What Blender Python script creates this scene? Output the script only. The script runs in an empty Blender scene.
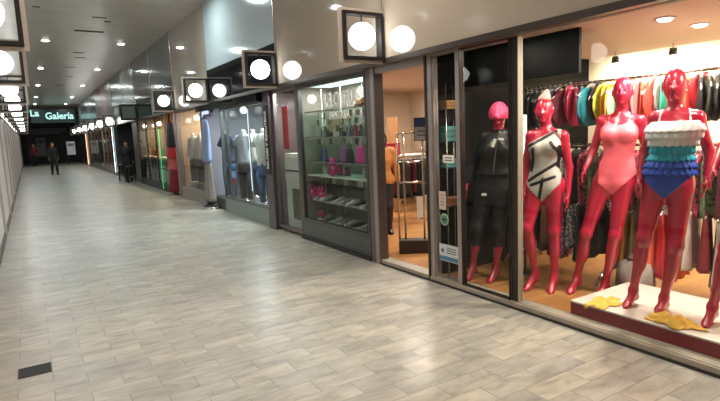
import bpy, bmesh, math, random
import numpy as np
from mathutils import Vector, Matrix
rng = random.Random(7)
S = bpy.context.scene
COL = S.collection
PI = math.pi

# ------------------------------------------------------------------ camera (solved from the corridor's vanishing point)
FPX, CX, CY, CAMH = 530.0, 360.0, 200.5, 1.62
def cam_axes(vp=(28, 145), roll=0.042):
    d = np.array([vp[0]-CX, -(vp[1]-CY), -FPX]); d /= np.linalg.norm(d)
    u = np.array([-roll, 1.0, 0]); u[2] = -(u[0]*d[0]+u[1]*d[1])/d[2]; u /= np.linalg.norm(u)
    return np.array([np.cross(d, u), d, u])
RM = cam_axes(); CC = np.array([0, 0, CAMH])
def ray(x, y): return RM @ np.array([x-CX, -(y-CY), -FPX])
def onX(x, y, X): v = ray(x, y); return CC+v*X/v[0]
def onY(x, y, Y): v = ray(x, y); return CC+v*Y/v[1]
def onZ(x, y, Z): v = ray(x, y); return CC+v*(Z-CAMH)/v[2]
cd = bpy.data.cameras.new('camera'); cam = bpy.data.objects.new('camera', cd); COL.objects.link(cam)
m4 = Matrix.Identity(4)
for i in range(3):
    for j in range(3): m4[i][j] = RM[i][j]
    m4[i][3] = CC[i]
cam.matrix_world = m4
cd.sensor_fit = 'HORIZONTAL'; cd.sensor_width = 36; cd.lens = FPX/720*36; cd.clip_start = 0.02; cd.clip_end = 200
S.camera = cam
S.view_settings.view_transform = 'Standard'; S.view_settings.look = 'None'
S.view_settings.gamma = 1; S.view_settings.use_curve_mapping = False
S.view_settings.exposure = 0.0

# ------------------------------------------------------------------ materials
def lin(c):
    return tuple(((x/255)/12.92 if x/255 <= .04045 else ((x/255+.055)/1.055)**2.4) for x in c)+(1,)
MATS = {}
def mat(name, rgb, rough=.5, metal=0, spec=.5, coat=0, emit=0, var=0, vscale=8, bump=0, bscale=60, ior=1.5, emit_rgb=None):
    if name in MATS: return MATS[name]
    m = bpy.data.materials.new(name); m.use_nodes = True; nt = m.node_tree
    b = nt.nodes['Principled BSDF']; c = lin(rgb)
    b.inputs['Base Color'].default_value = c; b.inputs['Roughness'].default_value = rough
    b.inputs['Metallic'].default_value = metal; b.inputs['Specular IOR Level'].default_value = spec
    b.inputs['Coat Weight'].default_value = coat; b.inputs['Coat Roughness'].default_value = .05
    b.inputs['IOR'].default_value = ior
    if emit:
        b.inputs['Emission Color'].default_value = lin(emit_rgb or rgb); b.inputs['Emission Strength'].default_value = emit
    if var or bump:
        tc = nt.nodes.new('ShaderNodeTexCoord'); n = nt.nodes.new('ShaderNodeTexNoise')
        n.inputs['Scale'].default_value = vscale; n.inputs['Detail'].default_value = 4
        nt.links.new(tc.outputs['Object'], n.inputs['Vector'])
        if var:
            mx = nt.nodes.new('ShaderNodeMix'); mx.data_type = 'RGBA'
            mx.inputs[6].default_value = tuple(max(0, x*(1-var)) for x in c[:3])+(1,)
            mx.inputs[7].default_value = tuple(min(1, x*(1+var)) for x in c[:3])+(1,)
            nt.links.new(n.outputs['Fac'], mx.inputs[0]); nt.links.new(mx.outputs[2], b.inputs['Base Color'])
        if bump:
            n2 = nt.nodes.new('ShaderNodeTexNoise'); n2.inputs['Scale'].default_value = bscale
            nt.links.new(tc.outputs['Object'], n2.inputs['Vector'])
            bp = nt.nodes.new('ShaderNodeBump'); bp.inputs['Strength'].default_value = bump; bp.inputs['Distance'].default_value = .01
            nt.links.new(n2.outputs['Fac'], bp.inputs['Height']); nt.links.new(bp.outputs['Normal'], b.inputs['Normal'])
    MATS[name] = m; return m
def col(rgb, rough=.7, **k):
    return mat('cloth_%d_%d_%d_%d' % (*rgb, int(rough*100)), rgb, rough, var=.18, vscale=14, bump=.25, bscale=35, **k)
def pattern(a, b, scale=30):
    key = 'print_%d_%d_%d_%d_%d_%d' % (*a, *b)
    if key in MATS: return MATS[key]
    m = bpy.data.materials.new(key); m.use_nodes = True; nt = m.node_tree; p = nt.nodes['Principled BSDF']
    tc = nt.nodes.new('ShaderNodeTexCoord'); v = nt.nodes.new('ShaderNodeTexVoronoi'); v.inputs['Scale'].default_value = scale
    nt.links.new(tc.outputs['Object'], v.inputs['Vector'])
    r = nt.nodes.new('ShaderNodeValToRGB'); r.color_ramp.elements[0].position = .35; r.color_ramp.elements[1].position = .5
    r.color_ramp.elements[0].color = lin(a); r.color_ramp.elements[1].color = lin(b)
    nt.links.new(v.outputs['Distance'], r.inputs['Fac']); nt.links.new(r.outputs['Color'], p.inputs['Base Color'])
    p.inputs['Roughness'].default_value = .75
    MATS[key] = m; return m
def glass_mat(name, tint=(235, 240, 238), ior=1.45, boost=1.0, rough=.0):
    m = bpy.data.materials.new(name); m.use_nodes = True; nt = m.node_tree
    for n in list(nt.nodes): nt.nodes.remove(n)
    o = nt.nodes.new('ShaderNodeOutputMaterial'); mx = nt.nodes.new('ShaderNodeMixShader')
    t = nt.nodes.new('ShaderNodeBsdfTransparent'); t.inputs[0].default_value = lin(tint)
    g = nt.nodes.new('ShaderNodeBsdfGlossy'); g.inputs['Roughness'].default_value = rough
    gm = nt.nodes.new('ShaderNodeNewGeometry'); N = nt.nodes.new; L = nt.links.new
    dt = N('ShaderNodeVectorMath'); dt.operation = 'DOT_PRODUCT'; L(gm.outputs['Incoming'], dt.inputs[0]); L(gm.outputs['Normal'], dt.inputs[1])
    def mth(op, a, b):
        q = N('ShaderNodeMath'); q.operation = op
        for i, v in enumerate((a, b)):
            if isinstance(v, (int, float)): q.inputs[i].default_value = v
            elif v is not None: L(v, q.inputs[i])
        return q.outputs[0]
    ab = mth('ABSOLUTE', dt.outputs['Value'], None); p5 = mth('POWER', mth('SUBTRACT', 1.0, ab), 5.0)
    f0 = ((ior-1)/(ior+1))**2*boost
    fr = mth('ADD', f0, mth('MULTIPLY', p5, (1-f0)*.75)); fr = mth('MULTIPLY', fr, mth('SUBTRACT', 1.0, gm.outputs['Backfacing']))
    L(fr, mx.inputs[0])
    nt.links.new(t.outputs[0], mx.inputs[1]); nt.links.new(g.outputs[0], mx.inputs[2]); nt.links.new(mx.outputs[0], o.inputs[0])
    MATS[name] = m; return m

GLASS = glass_mat('window_glass', ior=1.5, boost=.7)
SHELFGLASS = glass_mat('shelf_glass', (215, 232, 226))
ALU = mat('brushed_aluminium', (168, 160, 156), .35, .75, var=.06)
DARKFRAME = mat('dark_bronze_frame', (52, 46, 44), .4, .4)
CHROME = mat('chrome', (205, 200, 190), .18, 1)
BLACK = mat('black_paint', (16, 16, 18), .45)
DARK = mat('charcoal', (40, 38, 38), .5, var=.1)
WHITE = mat('white_paint', (225, 222, 214), .5, var=.04)
STEELGREY = mat('grey_steel_kickplate', (92, 96, 94), .35, .35, var=.1)
SILL = mat('grey_stone_sill', (158, 148, 134), .55, var=.15, vscale=12)
TAG = mat('paper_tag', (238, 234, 224), .7)

# floor: marble strips laid in running bond
def floor_material():
    m = bpy.data.materials.new('marble_strip_floor'); m.use_nodes = True; nt = m.node_tree; L = nt.links.new; N = nt.nodes.new
    b = nt.nodes['Principled BSDF']
    g = N('ShaderNodeNewGeometry')
    mp = N('ShaderNodeMapping'); mp.inputs['Location'].default_value = (.02, -4.285+.18*40, 0)
    L(g.outputs['Position'], mp.inputs['Vector'])
    br = N('ShaderNodeTexBrick'); br.offset = .5; br.squash = 1
    br.inputs['Color1'].default_value = (0, 0, 0, 1); br.inputs['Color2'].default_value = (1, 1, 1, 1); br.inputs['Mortar'].default_value = (.5, .5, .5, 1)
    br.inputs['Scale'].default_value = 1; br.inputs['Brick Width'].default_value = .41; br.inputs['Row Height'].default_value = .18
    br.inputs['Mortar Size'].default_value = .003; br.inputs['Mortar Smooth'].default_value = .3; br.inputs['Bias'].default_value = 0
    L(mp.outputs[0], br.inputs['Vector'])
    # veins shifted per tile
    sh = N('ShaderNodeVectorMath'); sh.operation = 'MULTIPLY_ADD'; sh.inputs[1].default_value = (9, 9, 9); 
    L(br.outputs['Color'], sh.inputs[0]); L(g.outputs['Position'], sh.inputs[2])
    mp2 = N('ShaderNodeMapping'); mp2.inputs['Rotation'].default_value = (0, 0, .5); mp2.inputs['Scale'].default_value = (2.2, 6, 1)
    L(sh.outputs[0], mp2.inputs['Vector'])
    n1 = N('ShaderNodeTexNoise'); n1.inputs['Scale'].default_value = 1.6; n1.inputs['Detail'].default_value = 7; n1.inputs['Roughness'].default_value = .62; n1.inputs['Distortion'].default_value = .5
    L(mp2.outputs[0], n1.inputs['Vector'])
    r1 = N('ShaderNodeValToRGB'); e = r1.color_ramp.elements
    e[0].position = .25; e[0].color = lin((134, 131, 125)); e[1].position = .62; e[1].color = lin((184, 179, 170))
    k = e.new(.44); k.color = lin((164, 159, 150)); 
    L(n1.outputs['Fac'], r1.inputs['Fac'])
    tint = N('ShaderNodeValToRGB'); e = tint.color_ramp.elements
    e[0].color = (.80, .80, .81, 1); e[1].color = (1.06, 1.03, .98, 1); q = e.new(.5); q.color = (.93, .92, .90, 1)
    L(br.outputs['Color'], tint.inputs['Fac'])
    mu = N('ShaderNodeMix'); mu.data_type = 'RGBA'; mu.blend_type = 'MULTIPLY'; mu.inputs[0].default_value = 1
    L(r1.outputs[0], mu.inputs[6]); L(tint.outputs[0], mu.inputs[7])
    mo = N('ShaderNodeMix'); mo.data_type = 'RGBA'; mo.inputs[7].default_value = lin((128, 121, 110))
    L(br.outputs['Fac'], mo.inputs[0]); L(mu.outputs[2], mo.inputs[6]); L(mo.outputs[2], b.inputs['Base Color'])
    n2 = N('ShaderNodeTexNoise'); n2.inputs['Scale'].default_value = 1.3; L(g.outputs['Position'], n2.inputs['Vector'])
    rr = N('ShaderNodeMapRange'); rr.inputs[3].default_value = .24; rr.inputs[4].default_value = .42; L(n2.outputs['Fac'], rr.inputs[0]); L(rr.outputs[0], b.inputs['Roughness'])
    bp = N('ShaderNodeBump'); bp.invert = True; bp.inputs['Strength'].default_value = .25; bp.inputs['Distance'].default_value = .003
    L(br.outputs['Fac'], bp.inputs['Height']); L(bp.outputs[0], b.inputs['Normal'])
    return m
def strip_material(name, a, b_, axis, width, rough=.3, metal=.6, gap=.06, dirt=.25):
    m = bpy.data.materials.new(name); m.use_nodes = True; nt = m.node_tree; L = nt.links.new; N = nt.nodes.new
    b = nt.nodes['Principled BSDF']; g = N('ShaderNodeNewGeometry'); s = N('ShaderNodeSeparateXYZ'); L(g.outputs['Position'], s.inputs[0])
    d = N('ShaderNodeMath'); d.operation = 'DIVIDE'; d.inputs[1].default_value = width; L(s.outputs[axis], d.inputs[0])
    fr = N('ShaderNodeMath'); fr.operation = 'FRACT'; L(d.outputs[0], fr.inputs[0])
    lt = N('ShaderNodeMath'); lt.operation = 'LESS_THAN'; lt.inputs[1].default_value = gap; L(fr.outputs[0], lt.inputs[0])
    n = N('ShaderNodeTexNoise'); n.inputs['Scale'].default_value = 1.2; n.inputs['Detail'].default_value = 5
    mp = N('ShaderNodeMapping'); mp.inputs['Scale'].default_value = (1, 3, 1) if axis == 1 else (1, 1, .4); L(g.outputs['Position'], mp.inputs[0]); L(mp.outputs[0], n.inputs['Vector'])
    r = N('ShaderNodeValToRGB'); r.color_ramp.elements[0].position = .3; r.color_ramp.elements[1].position = .6
    ca = lin(a); r.color_ramp.elements[0].color = tuple(x*(1-dirt) for x in ca[:3])+(1,); r.color_ramp.elements[1].color = ca
    L(n.outputs['Fac'], r.inputs['Fac'])
    mx = N('ShaderNodeMix'); mx.data_type = 'RGBA'; mx.inputs[7].default_value = lin(b_)
    L(lt.outputs[0], mx.inputs[0]); L(r.outputs[0], mx.inputs[6]); L(mx.outputs[2], b.inputs['Base Color'])
    b.inputs['Roughness'].default_value = rough; b.inputs['Metallic'].default_value = metal
    return m
def wood_floor():
    m = bpy.data.materials.new('orange_wood_floor'); m.use_nodes = True; nt = m.node_tree; L = nt.links.new; N = nt.nodes.new
    b = nt.nodes['Principled BSDF']; g = N('ShaderNodeNewGeometry')
    br = N('ShaderNodeTexBrick'); br.inputs['Scale'].default_value = 1; br.inputs['Brick Width'].default_value = 1.2; br.inputs['Row Height'].default_value = .11
    br.inputs['Mortar Size'].default_value = .002; br.inputs['Color1'].default_value = lin((190, 136, 82)); br.inputs['Color2'].default_value = lin((164, 112, 64)); br.inputs['Mortar'].default_value = lin((92, 54, 26))
    L(g.outputs['Position'], br.inputs['Vector']); L(br.outputs['Color'], b.inputs['Base Color']); b.inputs['Roughness'].default_value = .3
    return m

# ------------------------------------------------------------------ mesh helpers
class MB:
    def __init__(s): s.bm = bmesh.new()
    def box(s, x0, x1, y0, y1, z0, z1, rot=None, org=None):
        c = [(x, y, z) for z in (z0, z1) for y in (y0, y1) for x in (x0, x1)]
        if rot is not None: c = [tuple(rot @ (Vector(p)-Vector(org))+Vector(org)) for p in c]
        v = [s.bm.verts.new(p) for p in c]
        for f in ((0, 2, 3, 1), (4, 5, 7, 6), (0, 1, 5, 4), (2, 6, 7, 3), (0, 4, 6, 2), (1, 3, 7, 5)): s.bm.faces.new([v[i] for i in f])
        return s
    def tube(s, pts, r, seg=8, cap=True):
        P = [Vector(p) for p in pts]; rs = r if isinstance(r, (list, tuple)) else [r]*len(P); rings = []
        for i, p in enumerate(P):
            d = (P[min(i+1, len(P)-1)]-P[max(i-1, 0)]).normalized()
            a = d.orthogonal().normalized() if i == 0 else (a-d*a.dot(d)).normalized()
            b = d.cross(a); rings.append([s.bm.verts.new(p+(a*math.cos(2*PI*k/seg)+b*math.sin(2*PI*k/seg))*rs[i]) for k in range(seg)])
        for q, w in zip(rings, rings[1:]):
            for k in range(seg): s.bm.faces.new([q[k], q[(k+1) % seg], w[(k+1) % seg], w[k]])
        if cap: s.bm.faces.new(rings[0][::-1]); s.bm.faces.new(rings[-1])
        return s
    def rings(s, rings, cap=True):
        R = [[s.bm.verts.new(p) for p in r] for r in rings]; n = len(R[0])
        for q, w in zip(R, R[1:]):
            for k in range(n): s.bm.faces.new([q[k], q[(k+1) % n], w[(k+1) % n], w[k]])
        if cap: s.bm.faces.new(R[0][::-1]); s.bm.faces.new(R[-1])
        return s
    def lathe(s, prof, c=(0, 0, 0), seg=20, axis='z'):
        rg = []
        for r, h in prof:
            ring = []
            for k in range(seg):
                a = 2*PI*k/seg; x, y = r*math.cos(a), r*math.sin(a)
                ring.append({'z': (c[0]+x, c[1]+y, c[2]+h), 'x': (c[0]+h, c[1]+x, c[2]+y), 'y': (c[0]+y, c[1]+h, c[2]+x)}[axis])
            rg.append(ring)
        return s.rings(rg)
    def ball(s, c, r, sub=3, sc=(1, 1, 1)):
        g = bmesh.ops.create_icosphere(s.bm, subdivisions=sub, radius=r)
        for v in g['verts']: v.co = Vector((v.co.x*sc[0]+c[0], v.co.y*sc[1]+c[1], v.co.z*sc[2]+c[2]))
        return s
    def prism(s, poly, axis, a, b):
        def p3(p, t): return {'x': (t, p[0], p[1]), 'y': (p[0], t, p[1]), 'z': (p[0], p[1], t)}[axis]
        return s.rings([[p3(p, a) for p in poly], [p3(p, b) for p in poly]])
    def build(s, name, m, parent=None, smooth=False, bevel=0):
        bmesh.ops.recalc_face_normals(s.bm, faces=s.bm.faces)
        me = bpy.data.meshes.new(name); s.bm.to_mesh(me); s.bm.free(); me.materials.append(m)
        o = bpy.data.objects.new(name, me); COL.objects.link(o)
        if smooth: me.shade_smooth()
        if bevel:
            q = o.modifiers.new('bevel', 'BEVEL'); q.width = bevel; q.segments = 2; q.limit_method = 'ANGLE'
        if parent: o.parent = parent
        return o
def tag(o, label=None, cat=None, group=None, kind=None):
    if label: o['label'] = label
    if cat: o['category'] = cat
    if group: o['group'] = group
    if kind: o['kind'] = kind
    return o
def empty(name, loc, rz=0, label=None, cat=None, group=None, kind=None):
    o = bpy.data.objects.new(name, None); COL.objects.link(o); o.location = loc; o.rotation_euler = (0, 0, rz); o.empty_display_size = .1
    return tag(o, label, cat, group, kind)
def struct(o): o['kind'] = 'structure'; return o
def copy_tree(o, parent=None):
    c = o.copy(); COL.objects.link(c)
    if parent: c.parent = parent
    for ch in list(o.children): copy_tree(ch, c)
    return c
def set_mat(o, m):
    o.material_slots[0].link = 'OBJECT'; o.material_slots[0].material = m
def text(name, body, size, mtx, m, parent=None, ext=.002, align='CENTER', sx=1.0):
    c = bpy.data.curves.new(name, 'FONT'); c.body = body; c.size = size; c.extrude = ext; c.align_x = align; c.align_y = 'CENTER'; c.offset = size*.022
    c.materials.append(m); o = bpy.data.objects.new(name, c); COL.objects.link(o)
    bpy.context.view_layer.update()
    me = bpy.data.meshes.new_from_object(o.evaluated_get(bpy.context.evaluated_depsgraph_get())); bpy.data.objects.remove(o); bpy.data.curves.remove(c)
    me.name = name; o = bpy.data.objects.new(name, me); COL.objects.link(o)
    o.matrix_world = mtx @ Matrix.Diagonal((sx, 1, 1, 1))
    if parent:
        o.parent = parent; o.matrix_parent_inverse = Matrix.Translation(parent.location).inverted()
    return o
def frame_mx(loc, xa, ya):
    xa = Vector(xa).normalized(); ya = Vector(ya).normalized(); za = xa.cross(ya)
    m = Matrix.Identity(4)
    for i in range(3): m[i][0], m[i][1], m[i][2], m[i][3] = xa[i], ya[i], za[i], loc[i]
    return m
TOSHOP = ((0, -1, 0), (0, 0, 1))     # reads right when looking at the right-hand wall
TOEND = ((1, 0, 0), (0, 0, 1))       # reads right when looking down the corridor
def area(name, loc, size, power, color, rot=(0, 0, 0), sy=None, spread=None, shape=None):
    l = bpy.data.lights.new(name, 'AREA'); l.energy = power; l.color = color; l.size = size
    l.shape = shape or ('RECTANGLE' if sy else 'DISK')
    if sy: l.size_y = sy
    if spread: l.spread = spread
    o = bpy.data.objects.new(name, l); COL.objects.link(o); o.location = loc; o.rotation_euler = rot
    return o
ORD = 'first second third fourth fifth sixth seventh eighth ninth tenth eleventh twelfth thirteenth fourteenth fifteenth sixteenth seventeenth eighteenth nineteenth twentieth twenty-first twenty-second twenty-third twenty-fourth twenty-fifth twenty-sixth twenty-seventh twenty-eighth twenty-ninth thirtieth thirty-first thirty-second thirty-third thirty-fourth thirty-fifth thirty-sixth'.split()

# ------------------------------------------------------------------ the setting
XW, XF, XL = 3.55, 3.375, -.50          # glass line, fascia face, left wall
ZH, ZC = 2.37, 4.38                    # shopfront head, corridor ceiling
YE = 54.0
FLOORMAT = floor_material(); CEILMAT = strip_material('metal_slat_ceiling', (206, 199, 188), (112, 108, 100), 1, .1, .3, .25, .08, .15)
struct(MB().box(XL-.3, XW+.02, -5, YE, -.1, 0).build('floor', FLOORMAT))
struct(MB().box(XL-.3, XF+.3, -5, YE, ZC, ZC+.1).build('ceiling', CEILMAT))
SEAMS = [-5, -1.3, 1.85, 4.87, 7.77, 11.45, 14.55, 17.5, 20.3, 23.2, 26.4, 29.6, 33, 37, 41, 45, 49.5, YE]
TAUPE = mat('polished_taupe_stone', (166, 154, 140), .035, 0, .8, var=.07, vscale=3, ior=1.65)
PALEBLUE = mat('pale_blue_grey_panel', (176, 188, 194), .1, 0, .7, var=.05, vscale=2, ior=1.6)
BLACKGLASS = mat('black_glass_fascia', (10, 13, 16), .05, 0, .5, ior=1.4)
GREENBLACK = mat('dark_green_glass_fascia', (26, 34, 33), .08, 0, .8, ior=1.7)
GREYPANEL = mat('grey_fascia_panel', (108, 110, 106), .2, 0, .6, var=.08, vscale=2, ior=1.6)
REDPANEL = mat('dull_red_fascia_panel', (122, 82, 78), .3, 0, .5, var=.08, vscale=2)
segm = [TAUPE, TAUPE, TAUPE, TAUPE, PALEBLUE, TAUPE, GREENBLACK, GREENBLACK, GREYPANEL, GREYPANEL, REDPANEL, REDPANEL, GREYPANEL, GREYPANEL, GREYPANEL, GREYPANEL, GREYPANEL]
for i in range(len(SEAMS)-1):
    a, b = SEAMS[i]+.008, SEAMS[i+1]-.008
    z0 = ZH
    if i == 4:
        z0 = 3.02
        struct(MB().box(XF-.012, XF+.14, a, b, ZH, z0-.004).build('wall_right', BLACKGLASS))
    struct(MB().box(XF, XF+.14, a, b, z0, ZC).build('wall_right', segm[i]))
struct(MB().box(XF+.14, XF+.22, -5, YE, ZH-.02, ZC).build('wall_right', mat('fascia_backing', (20, 20, 20), .8)))
for i in range(3, 12):
    struct(MB().box(XF-.012, XF+.02, SEAMS[i]-.014, SEAMS[i]+.014, ZH, ZC).build('trim_%d' % (i-2), ALU))
# brown soffit strip under the fascia and a steel lip along its edge
struct(MB().box(XF, XW+.05, -5, YE, ZH-.022, ZH).build('trim_20', mat('brown_soffit', (120, 96, 82), .4, .2)))
struct(MB().box(XF-.016, XF+.004, -5, YE, ZH-.035, ZH+.02).build('trim_21', mat('dark_steel_lip', (70, 60, 56), .35, .6)))
# left wall: pilasters, folding shutters, polished fascia above
SHUT = mat('pale_shutter', (222, 210, 208), .4, .05, var=.06, vscale=3)
lw = MB()
for a, b in zip(SEAMS, SEAMS[1:]):
    lw.box(XL-.2, XL, a+.008, b-.008, ZH, ZC)
struct(lw.build('wall_left', mat('polished_grey_stone', (112, 112, 110), .14, 0, .8, var=.07, vscale=3, ior=1.7)))
struct(MB().box(XL-.3, XL-.2, -5, YE, 0, ZC).build('wall_left', mat('left_backing', (58, 56, 56), .6)))
for i, (a, b) in enumerate(zip(SEAMS, SEAMS[1:])):
    d = MB(); n = max(8, int((b-a-.3)/.12)); ys = np.linspace(a+.12, b-.12, n*2+1)
    pts = [(XL-.02-(.045 if k % 2 else 0), y) for k, y in enumerate(ys)]
    bm = d.bm
    lo = [bm.verts.new((x, y, .08)) for x, y in pts]; hi = [bm.verts.new((x, y, ZH-.06)) for x, y in pts]
    for k in range(len(pts)-1): bm.faces.new([lo[k], lo[k+1], hi[k+1], hi[k]])
    struct(d.build('door_%d' % (i+10), SHUT))
    struct(MB().box(XL-.1, XL+.012, b-.12, b+.12, 0, ZH).build('trim_%d' % (i+30), mat('pale_pilaster', (186, 178, 172), .35, .1)))
struct(MB().box(XL-.1, XL+.01, -5, YE, 0, .08).build('baseboard_left', mat('dark_skirting', (60, 52, 46), .4)))
# near end (behind the camera) and far end
struct(MB().box(XL-.3, XF+.3, -5.1, -5, 0, ZC).build('wall_back', mat('grey_back_wall', (130, 126, 120), .6)))
struct(MB().box(XL-.3, XW+.2, YE, YE+.1, 0, ZC).build('wall_front', mat('dark_end_wall', (58, 58, 62), .6, var=.15, vscale=1)))
# missing slats / slots in the ceiling
SLOT = mat('dark_ceiling_slot', (26, 24, 22), .8); SLOT2 = mat('rusty_ceiling_slot', (74, 58, 44), .8)
for j, (x0, x1, y, w, m) in enumerate([(74, 105, 30.5, .16, SLOT), (92, 107, 17, .1, SLOT2), (104, 111, 21.5, .12, SLOT2), (73, 84, 52.5, .16, SLOT), (75, 86, 57.5, .14, SLOT), (64, 75, 67, .14, SLOT), (66, 73, 76.5, .16, SLOT), (54, 65, 85, .18, SLOT), (32, 40, 6.5, .08, SLOT)]):
    a, b = onZ(x0, y, ZC), onZ(x1, y, ZC)
    struct(MB().box(a[0], b[0], a[1]-w/2, a[1]+w/2, ZC-.004, ZC+.002).build('trim_%d' % (60+j), m))
# ceiling downlights, two rows
DISC = mat('downlight_lens', (255, 255, 250), .4, emit=14)
RIM = mat('white_rim', (200, 200, 196), .4)
first = None
dl_y = [-1.9, 4.2, 10.5, 16.8, 22.9, 29.4, 36.7, 43]
for j, y in enumerate(dl_y):
    for x, side in ((.68, 'left'), (2.55, 'right')):
        lab = 'round recessed ceiling downlight, %s in the %s row from the near end' % (ORD[j], side)
        if first is None:
            r = empty('ceiling_downlight', (x, y, ZC)); 
            MB().lathe([(.10, -.012), (.125, -.012), (.125, 0), (.10, 0)], seg=24).build('rim', RIM, r, True)
            MB().lathe([(.001, -.034), (.06, -.03), (.098, -.012), (.098, -.001), (.001, -.001)], seg=24).build('lens', DISC, r)
            first = r
        else:
            r = copy_tree(first); r.location = (x, y, ZC)
        tag(r, lab, 'ceiling light', 'recessed ceiling downlights')
        area('downlight_lamp', (x, y, ZC-.045), .16, 49 if y < 8 else 42 if y < 12 else 28, (1, .91, .80) if y < 8 else (.86, 1, .98))

# ------------------------------------------------------------------ globe lamps in square frames
GLOBE = mat('opal_globe', (255, 255, 252), .4, emit=11)
FR = mat('pale_steel_tube', (188, 176, 164), .35, .15); FRD = mat('dark_inner_frame', (30, 27, 26), .4, .2)
def square_ring(mb, x0, x1, z0, z1, t, y0, y1):
    mb.box(x0, x1, y0, y1, z0, z0+t); mb.box(x0, x1, y0, y1, z1-t, z1); mb.box(x0, x0+t, y0, y1, z0+t, z1-t); mb.box(x1-t, x1, y0, y1, z0+t, z1-t)
def make_lamp(globe=True, dark=False):
    r = empty('square_wall_lamp', (0, 0, 0))          # origin: centre of the frame
    a = MB(); square_ring(a, -.28, .28, -.278, .278, .032, -.018, .018); a.build('outer_frame', FRD if dark else FR, r)
    a = MB(); square_ring(a, -.246, .246, -.244, .244, .034, -.05, .05); a.build('inner_frame', FRD, r)
    if globe:
        MB().ball((0, 0, -.0), .142, 4).build('globe', GLOBE, r, True)
        MB().tube([(0, 0, .24), (0, 0, .135)], .007).lathe([(.001, .12), (.04, .125), (.035, .15), (.001, .152)]).build('stem', FRD, r, True)
    return r
proto = make_lamp(); used = False
def put_lamp(src, x, y, z, lab, grp):
    global used
    if src is proto and not used: o = proto; used = True
    else: o = copy_tree(src)
    o.location = (x, y, z); return tag(o, lab, 'lamp', grp)
GR, GL = 'globe lamps along the right wall', 'globe lamps along the left wall'
for y, lab in ((4.87, 'square framed globe lamp over the open shop doorway'), (7.77, 'square framed globe lamp at the near end of the black fascia band'),
               (11.45, 'square framed globe lamp at the far end of the black fascia band'), (14.55, 'square framed globe lamp beside the dark green glass fascia'),):
    put_lamp(proto, 3.11, y, 2.61, lab, GR)
for j, y in enumerate((25.6, 29.2, 32.9, 37.1, 41.3, 46)):
    put_lamp(proto, 3.11, y, 2.52, 'globe lamp %s beyond the empty black lamp frame on the right wall' % ORD[j], GR)
for j, y in enumerate((2.0, 4.96, 7.86, 11.5, 14.3, 17.2, 20.2, 23.4, 27, 31, 36, 41)):
    lab = 'square framed globe lamp on the left wall, %s from the camera' % ORD[max(0, j-1)]
    if j == 0: continue
    put_lamp(proto, -.19, y, 2.62, lab, GL)
e = make_lamp(False, True); e.location = (3.11, 20.3, 2.61); tag(e, 'black square lamp frame without a globe on the right wall', 'lamp')
MB().box(-.212, .212, -.006, .006, -.21, .21).build('panel', mat('greenish_panel', (104, 122, 112), .3), e)

# floor grate
g = empty('floor_grate', (-.125, 4.37, 0), 0, 'small black square drain grate set in the marble floor', 'grate')
a = MB(); 
for k in range(9): a.box(-.1, .1, -.08+k*.02-.006, -.08+k*.02+.006, .001, .006)
a.build('bars', BLACK, g)
a = MB(); square_ring2 = [(-.105, .105, -.092, -.082), (-.105, .105, .082, .092), (-.105, -.097, -.082, .082), (.097, .105, -.082, .082)]
for q in square_ring2: a.box(*q, 0, .007)
a.build('rim', DARK, g); MB().box(-.1, .1, -.085, .085, .0003, .0012).build('pit', mat('pit_black', (8, 8, 8), .9), g)

# ------------------------------------------------------------------ shop fronts (glass line at XW)
wn = [0]
def window(y0, y1, z0, z1, mull=(), mt=.03, fm=ALU, ft=.045, glass=GLASS, x=XW, kick=0, km=STEELGREY):
    wn[0] += 1
    w = struct(empty('window_%d' % wn[0], (x, (y0+y1)/2, 0)))
    Y = lambda y: y-(y0+y1)/2
    f = MB(); f.box(-.03, .03, Y(y0), Y(y1), z1-ft, z1); f.box(-.03, .03, Y(y0), Y(y1), z0, z0+ft)
    f.box(-.03, .03, Y(y0), Y(y0)+ft, z0+ft, z1-ft); f.box(-.03, .03, Y(y1)-ft, Y(y1), z0+ft, z1-ft); f.build('window_frame', fm, w)
    for k in mull: MB().box(-.025, .025, Y(k)-mt/2, Y(k)+mt/2, z0+ft, z1-ft).build('mullion', fm, w)
    MB().box(-.004, .004, Y(y0)+ft, Y(y1)-ft, z0+ft, z1-ft).build('pane', glass, w)
    if kick: MB().box(-.028, .028, Y(y0), Y(y1), z0-kick, z0).build('kick_plate', km, w)
    return w
# near swimwear shop: low sill, big pane, dark post, narrow bays
struct(MB().box(XW-.05, XW+.1, -1, 5.45, 0, .06).build('trim_80', SILL))
struct(MB().box(XW-.055, XW-.045, -1, 5.45, 0, .022).build('trim_81', DARK))
window(-.9, 3.13, .06, ZH-.02, fm=SILL, ft=.006)
struct(MB().box(XW-.01, XW+.03, 3.13, 3.225, .06, ZH-.02).build('trim_82', DARKFRAME))
struct(MB().box(XW-.014, XW-.009, 3.13, 3.138, .06, ZH-.02).build('trim_83', ALU)); struct(MB().box(XW-.014, XW-.009, 3.219, 3.225, .06, ZH-.02).build('trim_84', ALU))
window(3.225, 3.84, .06, ZH-.02, fm=DARKFRAME, ft=.008)
struct(MB().box(XW-.03, XW+.03, 3.84, 3.875, .06, ZH-.02).build('trim_85', ALU))
window(3.875, 4.24, .06, ZH-.02, fm=ALU, ft=.02)
dj = struct(empty('door_1', (XW, 4.77, 0)))
MB().box(-.04, .04, -.53, -.46, .0, ZH-.02).build('door_jamb', ALU, dj); MB().box(-.05, .05, -.46, -.43, .0, ZH-.02).build('door_stop', DARKFRAME, dj)
MB().box(-.06, .06, .47, .66, 0, ZH-.02).build('door_jamb', mat('brown_steel_post', (112, 100, 96), .4, .4), dj)
MB().box(-.05, .05, -.43, .47, ZH-.1, ZH-.02).build('door_head', ALU, dj)
MB().box(-.062, -.05, .49, .56, 0, ZH-.02).build('door_jamb', ALU, dj)
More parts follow.
